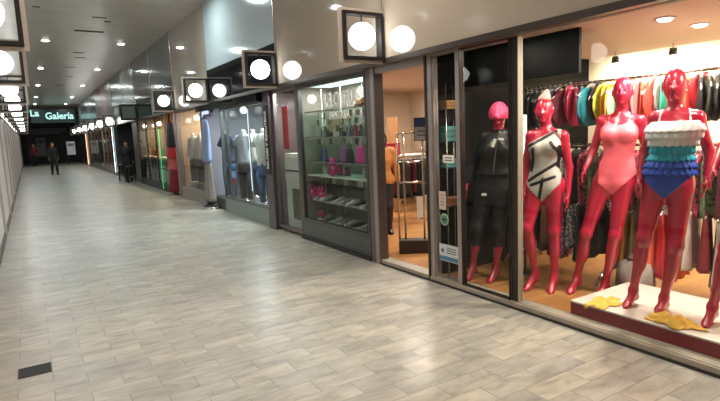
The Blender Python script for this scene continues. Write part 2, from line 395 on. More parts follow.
# jewellery window (raised, dark kick plate)
YB0, YB1 = 5.47, 7.42
struct(MB().box(XW-.07, XW-.03, YB0-.02, YB1, 0, .05).build('trim_86', DARK))
window(YB0, YB1, .27, ZH-.03, fm=mat('grey_window_frame', (86, 88, 86), .35, .5), ft=.06, kick=.27)
struct(MB().box(XW-.05, XW+.03, YB0-.035, YB0, 0, ZH-.02).build('trim_87', BLACK))
# narrow glass bay and black column with the vertical banner
window(7.44, 8.38, .05, ZH-.02, fm=mat('mauve_grey_frame', (116, 108, 110), .4, .4), ft=.05, mull=())
struct(MB().box(XW-.08, XW+.06, 8.40, 8.70, 0, ZH-.02).build('trim_88', mat('mauve_column', (92, 82, 88), .4, .3)))
# clothing shops further on
window(8.72, 11.28, .3, ZH-.15, mull=(10.9,), fm=mat('grey_frame_b', (96, 100, 100), .35, .5), kick=.3, km=mat('grey_green_kick', (120, 132, 126), .35))
struct(MB().box(XF, XW+.04, 8.72, 12.6, ZH-.17, ZH-.02).build('trim_89', BLACKGLASS))
struct(MB().box(XW-.06, XW+.1, 12.55, 12.68, 0, ZH-.02).build('trim_90', DARKFRAME))
window(12.68, 15.2, .28, ZH-.02, mull=(14.9,), fm=mat('pink_grey_frame', (150, 138, 138), .4, .3), kick=.28, km=mat('stone_kick', (142, 136, 128), .4))
struct(MB().box(XW-.06, XW+.1, 15.2, 15.34, 0, ZH-.02).build('trim_91', ALU))
window(16.6, 21.4, .2, ZH-.02, mull=(18.2, 19.8), fm=DARKFRAME, kick=.2, km=DARK)
struct(MB().box(XW-.06, XW+.1, 16.5, 16.6, 0, ZH-.02).build('trim_92', mat('tan_post', (140, 120, 92), .4)))
struct(MB().box(XW-.04, XW+.3, 21.4, 22.4, 0, ZH-.02).build('trim_93', mat('grey_post', (96, 92, 90), .4)))
window(28.2, 32.6, .15, ZH-.02, mull=(29.6, 31.1), fm=mat('tan_frame', (130, 108, 92), .4, .2), kick=.15)
window(32.8, 40.4, .15, ZH-.02, mull=(34.8, 36.4, 38.6), fm=mat('slate_frame', (92, 92, 98), .4, .3), kick=.15)
window(42.2, 52, .15, ZH-.02, mull=(45, 48.5), fm=DARKFRAME, kick=.15)
struct(MB().box(XW-.06, XW+.2, 27.4, 28.2, 0, ZH-.02).build('trim_94', mat('blue_grey_pier', (80, 88, 92), .4)))
struct(MB().box(XW-.06, XW+.2, 40.4, 42.2, 0, ZH-.02).build('trim_95', mat('tan_pier', (140, 112, 84), .4)))

# ------------------------------------------------------------------ shop interiors
ZS = .05
WOOD = wood_floor()
CREAM = mat('warm_cream_wall', (224, 208, 184), .6, var=.04, vscale=2); PINKCEIL = mat('pinkish_shop_ceiling', (214, 190, 172), .6)
DARKWALL = mat('dark_brown_black_wall', (5, 5, 5), .6, 0, .1, var=.3, vscale=4)
struct(MB().box(XW+.1, 7.2, -1, 9.4, -.05, ZS).build('floor', WOOD))
struct(MB().box(XW+.04, 7.2, -1, 9.4, 2.40, 2.55).build('ceiling', PINKCEIL))
struct(MB().box(6.15, 6.25, -1, 4.30, ZS, 2.40).build('wall_right', CREAM))
struct(MB().box(3.64, 7.2, 4.30, 4.36, ZS, 2.40).build('wall_front', DARKWALL))
struct(MB().box(3.97, 4.0, 2.87, 4.299, 2.03, 2.399).build('trim_100', DARKWALL))
struct(MB().box(XW+.06, 6.15, -1.1, -1, ZS, 2.40).build('wall_back', CREAM))
struct(MB().box(7.1, 7.2, 4.36, 9.4, ZS, 2.40).build('wall_right', CREAM))
struct(MB().box(XW+.9, 7.2, 9.3, 9.4, ZS, 2.40).build('wall_front', CREAM))
# jewellery shop partition behind the display (bends towards the door jamb)
BACKW = mat('grey_brown_display_back', (138, 126, 116), .6, var=.3, vscale=9)
p = [(3.66, YB0-.02), (4.12, 6.2), (4.12, 7.42), (4.16, 7.42), (4.16, 6.18), (3.69, YB0-.04)]
struct(MB().prism(p, 'z', ZS, 2.399).build('wall_left', BACKW))
struct(MB().prism([(XW+.03, YB0), (3.66, YB0), (4.12, 6.2), (4.12, 7.42), (XW+.03, 7.42)], 'z', .2, .29).build('floor', mat('display_deck', (150, 140, 126), .5)))
# narrow bay behind the white cupboard
struct(MB().box(4.3, 4.36, 7.42, 9.3, ZS, 2.399).build('wall_right', mat('bay_back', (150, 140, 134), .6)))
struct(MB().box(XW+.03, 4.3, 7.42, 8.70, -.05, ZS).build('floor', mat('bay_floor', (150, 128, 108), .5)))
struct(MB().box(XW+.03, 4.36, 7.38, 7.42, ZS, 2.399).build('wall_back', BACKW))
struct(MB().box(XW+.03, 4.36, 8.66, 8.72, ZS, 2.399).build('wall_front', mat('bay_side', (90, 80, 80), .6)))
def shop(y0, y1, depth, wallc, floorc, ceilc, lights, power, color, zf=.25):
    x1 = XW+depth
    struct(MB().box(XW+.05, x1, y0, y1, -.05, zf).build('floor', mat('shopfloor_%d' % int(y0), floorc, .4, var=.1)))
    struct(MB().box(XW+.05, x1, y0, y1, 2.44, 2.52).build('ceiling', mat('shopceil_%d' % int(y0), ceilc, .6)))
    struct(MB().box(x1, x1+.08, y0, y1, 0, 2.5).build('wall_right', mat('shopwall_%d' % int(y0), wallc, .6, var=.12, vscale=2)))
    struct(MB().box(XW+.05, x1, y0-.03, y0, 0, 2.5).build('wall_back', mat('shopwall_%d' % int(y0), wallc)))
    struct(MB().box(XW+.05, x1, y1, y1+.03, 0, 2.5).build('wall_front', mat('shopwall_%d' % int(y0), wallc)))
    for (x, y, s) in lights:
        area('shop_lamp', (x, y, 2.42), s, power, color)
shop(8.76, 12.5, 2.2, (120, 120, 126), (88, 82, 84), (190, 196, 204), [(4.2, 9.5, .5), (4.3, 11, .5), (5.2, 10.2, .5)], 85, (.85, .95, 1))
shop(12.7, 15.24, 1.9, (186, 158, 134), (150, 128, 112), (214, 190, 160), [(4.2, 13.4, .4), (4.3, 14.5, .4)], 40, (1, .86, .7))
shop(15.36, 16.5, 1.9, (150, 112, 80), (120, 90, 70), (196, 160, 116), [(4.4, 15.9, .4)], 24, (1, .82, .6))
shop(16.62, 21.6, 2.4, (128, 104, 80), (70, 62, 58), (196, 164, 122), [(4.3, 17.6, .5), (4.4, 19.3, .5), (4.4, 20.8, .5)], 45, (1, .84, .62))
shop(22.4, 27.2, 2.4, (34, 34, 38), (50, 50, 52), (60, 60, 62), [(4.6, 25, .4)], 8, (.9, .95, 1), zf=.0)
shop(28.3, 40.2, 1.6, (142, 112, 96), (110, 90, 80), (180, 150, 120), [(4.2, 30, .5), (4.2, 32, .5), (4.2, 35, .5), (4.2, 38, .5)], 30, (1, .86, .74))
shop(42.3, 52, 1.6, (110, 100, 100), (90, 80, 80), (150, 140, 130), [(4.2, 44, .5), (4.2, 48, .5)], 12, (1, .92, .86))

# near shop lighting
def shop_spot(x, y, lab):
    r = empty('shop_downlight', (x, y, 2.40), 0, lab, 'ceiling light', 'downlights in the swimwear shop ceiling')
    MB().lathe([(.06, -.008), (.08, -.008), (.08, 0), (.06, 0)], seg=20).build('rim', RIM, r, True)
    MB().lathe([(.001, -.028), (.04, -.024), (.058, -.008), (.058, -.001), (.001, -.001)], seg=20).build('lens', mat('warm_lens', (255, 246, 230), .4, emit=16), r)
    area('shop_downlight_lamp', (x, y, 2.365), .11, 60 if x > 4 else 11, (1, .86, .72))
p1, p2 = onZ(665, 18, 2.40), onZ(700, 24, 2.40)
for x, y, lab in ((p1[0], p1[1], 'round downlight in the pink shop ceiling, nearer the glass'), (p2[0], p2[1], 'round downlight in the pink shop ceiling, nearer the cream wall'),
                  (3.68, 1.9, 'round downlight just behind the shop header, above the ruffled swimsuit'), (3.68, 2.7, 'round downlight just behind the shop header, above the pink swimsuit'), (3.68, 3.5, 'round downlight just behind the shop header, above the silver swimsuit'),
                  (4.35, 1.1, 'round downlight in the pink shop ceiling, above the window end near the camera')):
    shop_spot(x, y, lab)
for k, y in enumerate((.6, 1.5, 2.3, 3.1, 3.75)):
    r = empty('wall_washer', (5.85, y, 2.40), 0, 'small spotlight washing the cream shop wall, %s from the dark partition' % ORD[4-k], 'spotlight', 'spotlights along the cream shop wall')
    MB().tube([(0, 0, 0), (0, 0, -.05)], .008).build('stem', CHROME, r)
    MB().lathe([(.02, -.05), (.035, -.052), (.042, -.12), (.03, -.115)], seg=14).build('lamp_head', DARK, r, True)
    area('wall_washer_lamp', (5.86, y, 2.27), .07, 30, (1, .86, .68), rot=(0, -.7, 0))
for x, y in ((4.6, 5.2), (5.6, 7), (4.9, 8.6)): area('shop_lamp', (x, y, 2.38), .4, 60, (1, .92, .80))
area('bay_fill_light', (3.75, 8.0, 2.34), .25, 40, (1, .96, .92))  # added fill light without a fixture, brightens the white cupboard in the bay
# light box in the top of the jewellery window
lb = struct(empty('trim_110', (0, 0, 0)))
MB().prism([(XW+.05, YB0+.1), (3.66, YB0+.1), (4.05, 6.3), (4.05, 7.3), (XW+.05, 7.3)], 'z', 2.30, 2.34).build('diffuser', mat('light_box', (236, 255, 250), .5, emit=1.5), lb)
area('display_lamp', (3.78, 6.6, 2.28), .3, 24, (.95, 1, .97), sy=1.2)

# ------------------------------------------------------------------ implicit bodies (smooth-blended, one surface each)
class Field:
    def __init__(s, lo, hi, h):
        s.h = h; s.lo = np.array(lo, float); n = np.ceil((np.array(hi)-s.lo)/h).astype(int)+1
        s.ax = [s.lo[i]+h*np.arange(n[i]) for i in range(3)]; s.n = n
        s.F = np.full(tuple(n), 1.0, np.float32)
    def clone(s):
        f = Field.__new__(Field); f.h, f.lo, f.ax, f.n = s.h, s.lo, s.ax, s.n; f.F = s.F.copy(); return f
    def sub(s, lo, hi):
        i0 = np.maximum(np.floor((np.array(lo)-s.lo)/s.h).astype(int), 0); i1 = np.minimum(np.ceil((np.array(hi)-s.lo)/s.h).astype(int)+1, s.n)
        sl = tuple(slice(a, max(a, b)) for a, b in zip(i0, i1))
        X = s.ax[0][sl[0]][:, None, None]; Y = s.ax[1][sl[1]][None, :, None]; Z = s.ax[2][sl[2]][None, None, :]
        return sl, X, Y, Z
    def blend(s, sl, d, k):
        a = s.F[sl]; hh = np.maximum(k-np.abs(a-d), 0)/k
        s.F[sl] = np.minimum(a, d)-hh*hh*k*.25
    def cone(s, a, b, ra, rb, k=.02):
        a = np.array(a, float); b = np.array(b, float); R = max(ra, rb)+k+.03
        sl, X, Y, Z = s.sub(np.minimum(a, b)-R, np.maximum(a, b)+R)
        v = b-a; L2 = max(v@v, 1e-9)
        t = np.clip(((X-a[0])*v[0]+(Y-a[1])*v[1]+(Z-a[2])*v[2])/L2, 0, 1)
        d = np.sqrt((X-a[0]-t*v[0])**2+(Y-a[1]-t*v[1])**2+(Z-a[2]-t*v[2])**2)-(ra+t*(rb-ra))
        s.blend(sl, d.astype(np.float32), k)
    def ell(s, c, r, k=.02, neg=False):
        c = np.array(c, float); r = np.array(r, float); R = r+k+.03
        sl, X, Y, Z = s.sub(c-R, c+R)
        x, y, z = (X-c[0]), (Y-c[1]), (Z-c[2])
        k0 = np.sqrt((x/r[0])**2+(y/r[1])**2+(z/r[2])**2); k1 = np.sqrt((x/r[0]**2)**2+(y/r[1]**2)**2+(z/r[2]**2)**2)+1e-9
        d = (k0*(k0-1)/k1).astype(np.float32)
        if neg:
            a = s.F[sl]; d = -d; hh = np.maximum(k-np.abs(a-d), 0)/k; s.F[sl] = np.maximum(a, d)+hh*hh*k*.25
        else: s.blend(sl, d, k)
    def loft(s, tab, k=.03):
        T = np.array(tab, float); z0, z1 = T[0, 0], T[-1, 0]
        R = T[:, 3].max()+.1
        sl, X, Y, Z = s.sub((T[:, 1].min()-R, T[:, 2].min()-R, z0-.08), (T[:, 1].max()+R, T[:, 2].max()+R, z1+.08))
        zz = np.clip(Z.ravel(), z0, z1)
        cx, cy, rx, ry = [smooth_interp(zz, T[:, 0], T[:, i])[None, None, :] for i in (1, 2, 3, 4)]
        q = np.sqrt(((X-cx)/rx)**2+((Y-cy)/ry)**2)
        dxy = (q-1)*np.minimum(rx, ry); dz = np.maximum(z0-Z, Z-z1)
        d = np.where(dz > 0, np.sqrt(np.maximum(dxy, 0)**2+np.maximum(dz, 0)**2)+np.minimum(dxy, 0), np.maximum(dxy, dz*.6)).astype(np.float32)
        s.blend(sl, d, k)
def smooth_interp(x, xs, ys):
    m = np.gradient(ys, xs); i = np.clip(np.searchsorted(xs, x)-1, 0, len(xs)-2)
    h = xs[i+1]-xs[i]; t = (x-xs[i])/h
    return (2*t**3-3*t**2+1)*ys[i]+(t**3-2*t**2+t)*h*m[i]+(-2*t**3+3*t**2)*ys[i+1]+(t**3-t**2)*h*m[i+1]
def surface(F, lo, h, name, m, parent):
    neg = F < 0
    nz = np.argwhere(neg)
    if len(nz) == 0: return None
    a = np.maximum(nz.min(0)-2, 0); b = np.minimum(nz.max(0)+3, F.shape)
    F = F[a[0]:b[0], a[1]:b[1], a[2]:b[2]]; F = np.pad(F, 1, constant_values=.05); lo = np.array(lo)+(a-1)*h
    neg = F < 0; n = F.shape
    acc = np.zeros((n[0]-1, n[1]-1, n[2]-1, 3), np.float32); cnt = np.zeros(acc.shape[:3], np.float32)
    def corner(A, o): return A[o[0]:n[0]-1+o[0], o[1]:n[1]-1+o[1], o[2]:n[2]-1+o[2]]
    for ax in range(3):
        for p in (0, 1):
            for q in (0, 1):
                o0 = [0, 0, 0]; oth = [i for i in range(3) if i != ax]; o0[oth[0]] = p; o0[oth[1]] = q; o1 = list(o0); o1[ax] = 1
                f0, f1 = corner(F, o0), corner(F, o1); cr = (f0 < 0) != (f1 < 0)
                t = np.where(cr, f0/np.where(f0 == f1, 1, f0-f1), 0)
                for i in range(3): acc[..., i] += np.where(cr, (t if i == ax else o0[i]), 0)
                cnt += cr
    act = cnt > 0; idx = np.full(act.shape, -1, np.int64); idx[act] = np.arange(act.sum())
    ij = np.argwhere(act); V = (ij+acc[act]/cnt[act][:, None])*h+lo
    quads = []
    for ax in range(3):
        sl0 = [slice(None)]*3; sl1 = [slice(None)]*3; sl0[ax] = slice(0, -1); sl1[ax] = slice(1, None)
        A, B = neg[tuple(sl0)], neg[tuple(sl1)]
        e = np.argwhere(A != B); u, v = [(1, 2), (2, 0), (0, 1)][ax]
        e = e[(e[:, u] > 0) & (e[:, v] > 0) & (e[:, u] < n[u]-1) & (e[:, v] < n[v]-1)]
        fl = A[tuple(e.T)]
        c = []
        for du, dv in ((-1, -1), (0, -1), (0, 0), (-1, 0)):
            w = e.copy(); w[:, u] += du; w[:, v] += dv; c.append(idx[tuple(w.T)])
        Q = np.stack(c, 1); Q[~fl] = Q[~fl][:, ::-1]; quads.append(Q)
    Q = np.concatenate(quads)
    me = bpy.data.meshes.new(name); me.vertices.add(len(V)); me.vertices.foreach_set('co', V.astype(np.float32).ravel())
    me.loops.add(Q.size); me.loops.foreach_set('vertex_index', Q.astype(np.int32).ravel())
    me.polygons.add(len(Q)); me.polygons.foreach_set('loop_start', np.arange(0, Q.size, 4, dtype=np.int32))
    me.update(calc_edges=True); me.validate(); me.materials.append(m); me.shade_smooth()
    o = bpy.data.objects.new(name, me); COL.objects.link(o); o.parent = parent
    return o

def hand(f, w, k_dir, side_dir, nrm, s=1.0, curl=.5):
    """palm, four unequal bent fingers and a thumb leaving the side of the palm near its base"""
    w, d, sd, n = [np.array(q, float) for q in (w, k_dir, side_dir, nrm)]
    d /= np.linalg.norm(d); sd = sd-d*(sd@d); sd /= np.linalg.norm(sd); n = np.cross(d, sd)*np.sign(np.cross(d, sd)@n+1e-9)
    offs = (-.027, -.009, .009, .026); ln = (.058, .07, .076, .068)
    for o, L in zip(offs, ln):
        kn = w+d*(.085*s)+sd*o*s
        f.cone(w+sd*o*.5*s+d*.01, kn, .015*s, .0125*s, .012)
        m1 = kn+(d*math.cos(curl*.5)+n*math.sin(curl*.5)+sd*o*5)*L*.52*s
        m2 = m1+(d*math.cos(curl*1.2)+n*math.sin(curl*1.2)+sd*o*4)*L*.48*s
        f.cone(kn, m1, .0095*s, .0085*s, .004); f.cone(m1, m2, .0085*s, .0065*s, .004)
    b = w+d*.03*s+sd*.02*s; t1 = b+(d*.55+sd*.75+n*.25)*.04*s; t2 = t1+(d*.85+sd*.25+n*.4)*.034*s
    f.cone(w+d*.01*s, b, .014*s, .014*s, .01); f.cone(b, t1, .0125*s, .0105*s, .006); f.cone(t1, t2, .0105*s, .0075*s, .004)

def torso_table(J, w=1.0, dp=1.0):
    """rows: z, cx, cy, rx, ry (local y is backwards)"""
    c, h, wa, b, n = J['crotch'], J['hip'], J['waist'], J['chest'], J['neck']
    L = lambda a, q, t: a+(q-a)*t
    rows = [(c[2]-.01, c[0], .0, .06, .06), (c[2]+.035, L(c[0], h[0], .4), .005, .115, .092), (h[2], h[0], .01, .158, .112), (L(h[2], wa[2], .5), L(h[0], wa[0], .5), .0, .140, .098), (wa[2], wa[0], -.002, .113, .084),
            (L(wa[2], b[2], .55), L(wa[0], b[0], .55), -.004, .126, .09), (b[2], b[0], -.002, .146, .098), (L(b[2], n[2], .5), L(b[0], n[0], .5), .008, .142, .086), (L(b[2], n[2], .85), L(b[0], n[0], .85), .014, .108, .066), (n[2], n[0], .016, .06, .055)]
    return [(r[0], r[1], r[2], r[3]*w, r[4]*dp) for r in rows]

def build_fields(J, h=.0058, w=1.0, s=1.0, bust=True, face=True):
    P = np.array([v for v in J.values()]); lo = P.min(0)-np.array([.16, .22, .03]); hi = P.max(0)+np.array([.16, .2, .05])
    lo[2] = -.03
    f = Field(lo, hi, h); T = torso_table(J, w); f.loft(T, .03)
    ch = J['chest']; hp = J['hip']
    if bust:
        for q in (-1, 1): f.ell((ch[0]+q*.068*w, -.078, ch[2]-.012), (.062, .055, .06), .05)
        for q in (-1, 1): f.ell((hp[0]+q*.07*w, .07, hp[2]-.03), (.078, .068, .085), .06)
    for a in 'LR':
        hp_, kn, an, toe = J['leg'+a], J['knee'+a], J['ankle'+a], J['toe'+a]
        f.cone(hp_, kn, .088*w, .05*w, .05); f.cone(kn, an, .047*w, .031*w, .03)
        mid = np.array(kn)*.68+np.array(an)*.32; f.ell(mid+np.array((0, .018, 0)), (.042*w, .046*w, .13), .04)
        f.ell(np.array(kn)+np.array((0, -.012, .0)), (.045*w, .046*w, .055), .03)
        an = np.array(an); toe = np.array(toe); hd = (toe-an)*np.array((1, 1, 0)); hd /= np.linalg.norm(hd)+1e-9
        heel = np.array((an[0], an[1], max(.028, an[2]-.055)))-hd*.022
        ball = toe-hd*.045; ball[2] = .022
        f.cone(an, heel, .03, .026, .02); f.cone(an, ball, .03, .024, .03); f.cone(heel, ball, .026, .024, .03)
        sd = np.array((-hd[1], hd[0], 0))
        f.cone(ball+sd*.016, toe+sd*.014, .021, .012, .015); f.cone(ball-sd*.016, toe-sd*.016-hd*.015, .019, .011, .015); f.cone(ball, toe, .021, .013, .015)
    body = f.clone()
    arms = Field(lo, hi, h)
    nk = np.array(J['neck'])
    for a, q in (('L', -1), ('R', 1)):
        sh, el, wr, tip = [np.array(J[x+a]) for x in ('sh', 'elb', 'wri', 'tip')]
        for g in (f, arms):
            g.cone(nk+np.array((q*.04, .012, -.035)), sh, .048, .047, .03)
            g.cone(sh, el, .046*w, .036*w, .03); g.cone(el, wr, .036*w, .024*w, .02)
    arms = arms
    for a, q in (('L', -1), ('R', 1)):
        wr, tip = np.array(J['wri'+a]), np.array(J['tip'+a])
        hand(f, wr, tip-wr, (0, -1, 0), (-q, 0, 0), s*.98, .35)
    hc, top, chin = np.array(J['head']), J['top'], J['chin']
    f.cone(nk+np.array((0, .018, -.04)), hc+np.array((0, .02, -.06)), .056*s, .05*s, .03)
    before = f.F.copy()
    hz = top[2]-hc[2]
    f.ell(hc+np.array((0, .012, 0)), (.077*s, .096*s, hz), .02)
    f.ell(hc+np.array((0, -.018, -.045)), (.058*s, .07*s, hz*.66), .03)
    if face:
        fy = hc[1]-.082*s
        for q in (-1, 1):
            f.ell((hc[0]+q*.031*s, fy-.004, hc[2]-.008), (.017*s, .014*s, .011*s), .012, neg=True)
            f.ell((hc[0]+q*.031*s, fy+.011, hc[2]-.010), (.012*s, .009*s, .008*s), .004)
            f.ell((hc[0]+q*.078*s, hc[1]+.012, hc[2]-.012), (.009*s, .02*s, .031*s), .008)
        f.cone((hc[0], fy-.004, hc[2]+.004), (hc[0], fy-.022*s, hc[2]-.036*s), .008*s, .0115*s, .012)
        f.ell((hc[0], fy+.0, hc[2]-.062*s), (.021*s, .011*s, .0065*s), .006); f.ell((hc[0], fy+.001, hc[2]-.072*s), (.018*s, .011*s, .0065*s), .006)
        f.ell((hc[0], fy+.012, hc[2]-.098*s), (.021*s, .018*s, .016*s), .015)
    head = np.where(f.F < before-1e-6, f.F, before)
    return f, body, arms, T

class Pose:
    """pixel joints -> local joints of a figure standing at base and facing phi"""
    def __init__(s, base, phi):
        s.b = np.array(base, float); s.phi = phi
        s.Fd = np.array((-math.cos(phi), -math.sin(phi), 0)); s.U = np.array((math.sin(phi), -math.cos(phi), 0))
    def px(s, x, y, fwd=0.0):
        v = ray(x, y); o = s.b+s.Fd*fwd; t = (o-CC)@s.Fd/(v@s.Fd); return s.loc(CC+v*t)
    def floor(s, x, y, z=.012): return s.loc(onZ(x, y, s.b[2]+z))
    def loc(s, p):
        d = np.array(p)-s.b; return np.array((d@s.U, -(d@s.Fd), d[2]))
    @property
    def rz(s): return s.phi-PI/2

RED = mat('glossy_red_mannequin', (178, 24, 56), .27, 0, .6, coat=.5, var=.10, vscale=6)
def joints(ps, d):
    J = {}
    for k, v in d.items():
        J[k] = ps.px(*v)
    for a in 'LR':
        t = J['toe'+a]; an = J['ankle'+a]
        pt = ps.floor(*d['toe'+a][:2], .012)
        hv = (pt-an)*np.array((1, 1, 0)); L = np.linalg.norm(hv)
        LL = min(max(L, .12), .19); hv = hv/max(L, 1e-6)*LL
        if hv[1] > -.06: hv[1] = -.1
        J['toe'+a] = np.array((an[0]+hv[0], an[1]+hv[1], .012))
    return J
def clip_garment(F, f, g, off, name, m, parent): return surface(np.maximum(F-off, g).astype(np.float32), f.lo, f.h, name, m, parent)
def XYZ(f): return f.ax[0][:, None, None], f.ax[1][None, :, None], f.ax[2][None, None, :]
def seg_dist(X, Z, a, b):
    vx, vz = b[0]-a[0], b[2]-a[2]; t = np.clip(((X-a[0])*vx+(Z-a[2])*vz)/(vx*vx+vz*vz), 0, 1)
    return np.sqrt((X-a[0]-t*vx)**2+(Z-a[2]-t*vz)**2)

FIGS = {}
# ---- mannequin in the silver swimsuit
ps1 = Pose((4.014, 3.318, ZS), math.radians(28))
J1 = joints(ps1, dict(top=(545, 97), head=(544, 109.5), chin=(545.5, 123), neck=(546.5, 129.5), chest=(545.5, 146), waist=(545, 166), hip=(545.5, 184), crotch=(543.5, 197),
    shL=(531, 136), elbL=(526, 165, -.03), wriL=(524.5, 187, .03), tipL=(523, 205, .05), shR=(563, 136), elbR=(569, 168, -.04), wriR=(568, 194, .02), tipR=(567.5, 214, .05),
    legL=(536, 190), kneeL=(527, 229, .09), ankleL=(535.5, 273, -.02), toeL=(524, 290), legR=(554, 190), kneeR=(554.5, 231, .02), ankleR=(554, 276), toeR=(549.5, 293)))
f, body, arms, T = build_fields(J1)
r1 = empty('mannequin', tuple(ps1.b), ps1.rz, 'glossy red mannequin in a silver one-shoulder swimsuit with black bands', 'mannequin', 'red mannequins in the swimwear window')
surface(f.F, f.lo, f.h, 'body', RED, r1)
X, Y, Z = XYZ(f)
def leg_cut(J, a, sl, X, Z): c = J['crotch']; return (np.abs(X-c[0]-.0)-(a+sl*(Z-c[2])))*.7
P_ = lambda x, y: ps1.px(x, y)
nL, nR = P_(529, 144), P_(557, 129)
nl = ((Z-nL[2])-(nR[2]-nL[2])/(nR[0]-nL[0])*(X-nL[0]))*.75
side = ((X-P_(562, 132)[0]))
g = np.maximum(np.maximum(leg_cut(J1, .03, .95, X, Z), nl), side+0*Z)
SILVER = mat('silver_grey_lycra', (178, 170, 164), .45, 0, .5, var=.25, vscale=5)
clip_garment(np.minimum(body.F, np.where(X > J1['shR'][0]-.12, arms.F, 1)), f, g, .005, 'swimsuit', SILVER, r1)
bands = [((529, 147), (557, 131)), ((530, 180), (559, 162)), ((536, 148), (533, 170)), ((553, 142), (561, 152)), ((545, 178), (541, 198)), ((533, 184), (556, 176)), ((561, 146), (559, 166))]
gb = None
for a, b in bands:
    q = seg_dist(X, Z, P_(*a), P_(*b)); gb = q if gb is None else np.minimum(gb, q)
gb = np.maximum(np.maximum(gb-.015, Y+0*Z-.02), np.maximum(nl-.01, leg_cut(J1, .035, .95, X, Z)))
clip_garment(np.minimum(body.F, np.where(X > J1['shR'][0]-.12, arms.F, 1)), f, gb, .008, 'black_band', mat('black_lycra', (18, 16, 20), .4), r1)
b = P_(546, 177); MB().ball((b[0], b[1]-.125, b[2]), .013, 2, (1, .5, 1)).build('brooch', CHROME, r1, True)
hc = J1['head']
rg = []
for t, rr, dx, dy in ((0, .058, 0, .0), (.03, .05, .004, .0), (.06, .034, .012, .006), (.085, .02, .018, .012), (.1, .006, .022, .016)):
    rg.append([(hc[0]+dx+rr*math.cos(a)*1.05, hc[1]+dy+.01+rr*1.15*math.sin(a), J1['top'][2]-.028+t) for a in np.linspace(0, 2*PI, 20, endpoint=False)])
tag(MB().rings(rg).build('pointed_cap', mat('pale_pink_cap', (236, 150, 150), .5, var=.25, vscale=12), r1, True), 'pale pink pointed cap')

# ---- mannequin in the pink swimsuit
ps2 = Pose((4.279, 2.996, ZS), math.radians(26))
J2 = joints(ps2, dict(top=(623.5, 76.5), head=(622.5, 91), chin=(622, 108), neck=(621, 114.5), chest=(619.5, 133), waist=(618.5, 155), hip=(615, 175), crotch=(612.5, 190),
    shL=(603, 121), elbL=(594, 149, -.06), wriL=(586, 167, .06), tipL=(580, 182, .12), shR=(640, 121), elbR=(647, 152, -.04), wriR=(645, 176, .03), tipR=(642, 196, .06),
    legL=(602, 185), kneeL=(586.5, 233, .08), ankleL=(577, 277, -.02), toeL=(568.5, 293), legR=(623, 185), kneeR=(615, 236, .05), ankleR=(605.5, 282), toeR=(598, 295.5)))
f, body, arms, T = build_fields(J2)
r2 = empty('mannequin', tuple(ps2.b), ps2.rz, 'glossy red mannequin in a plain pink one-piece swimsuit', 'mannequin', 'red mannequins in the swimwear window')
surface(f.F, f.lo, f.h, 'body', RED, r2)
X, Y, Z = XYZ(f); zt = ps2.px(619, 127)[2]; cx = J2['chest'][0]
top_ = (Z-(zt+.018-.0*X+np.clip(4.5*(np.abs(X-cx)-.0)**2, 0, .05)))
g = np.maximum(leg_cut(J2, .035, 1.05, X, Z), top_)
st = np.maximum(np.minimum(np.abs(X-(cx-.085)-(Z-zt)*.06), np.abs(X-(cx+.085)+(Z-zt)*.06))-.006, zt-Z-.02)
PINK = mat('coral_pink_lycra', (246, 108, 122), .5, 0, .4, var=.06, vscale=6)
clip_garment(np.minimum(body.F, np.where((Z > zt-.0) & (np.abs(X-cx) < .12), arms.F, 1)), f, np.minimum(np.maximum(g, np.abs(X-cx)-.155), st), .006, 'swimsuit', PINK, r2)
q = ps2.px(642, 158, .03); tg = MB().box(q[0]-.018, q[0]+.018, q[1]-.002, q[1]+.002, q[2]-.05, q[2]+.05); tag(tg.build('price_tag', TAG, r2), 'white price tag')

# ---- mannequin in the ruffled swimsuit
ps3 = Pose((3.934, 2.246, .17), math.radians(23))
D3 = dict(top=(675, 67.5), head=(675, 84), chin=(674.5, 103.5), neck=(676.5, 110), chest=(675, 131), waist=(672, 154), hip=(668, 175), crotch=(665, 193),
    shL=(656, 118), elbL=(645, 150, -.05), wriL=(639.5, 178, .05), tipL=(635, 199, .09), shR=(697.5, 117.5), elbR=(709, 151, -.05), wriR=(707, 178, .02), tipR=(703, 199, .05),
    legL=(655, 187), kneeL=(644, 238, .06), ankleL=(633.5, 290, -.02), toeL=(624.5, 307), legR=(681, 187), kneeR=(676, 245, .04), ankleR=(664, 298), toeR=(657, 312))
J3 = joints(ps3, D3)
f, body, arms, T3 = build_fields(J3)
r3 = empty('mannequin', tuple(ps3.b), ps3.rz, 'glossy red mannequin in a white, turquoise and blue ruffled swimsuit', 'mannequin', 'red mannequins in the swimwear window')
surface(f.F, f.lo, f.h, 'body', RED, r3)
X, Y, Z = XYZ(f); zt = ps3.px(675, 122)[2]; cx = J3['chest'][0]; zr = ps3.px(668, 164)[2]
BLUE = mat('royal_blue_lycra', (20, 72, 182), .5, var=.08); TEAL = mat('turquoise_ruffle', (34, 172, 202), .6, var=.12, vscale=14); WHITER = mat('white_ruffle', (238, 232, 234), .65, var=.05)
clip_garment(body.F, f, np.maximum(leg_cut(J3, .035, 1.0, X, Z), Z-zr-.02), .006, 'swimsuit_bottom', BLUE, r3)
for q in (-1, 1):
    st = np.maximum(np.abs(X-(cx+q*.10)+q*(Z-zt)*.15)-.007, zt-Z-.03)
    clip_garment(np.minimum(body.F, np.where(Z > zt-.02, arms.F, 1)), f, st, .007, 'shoulder_strap', WHITER, r3)
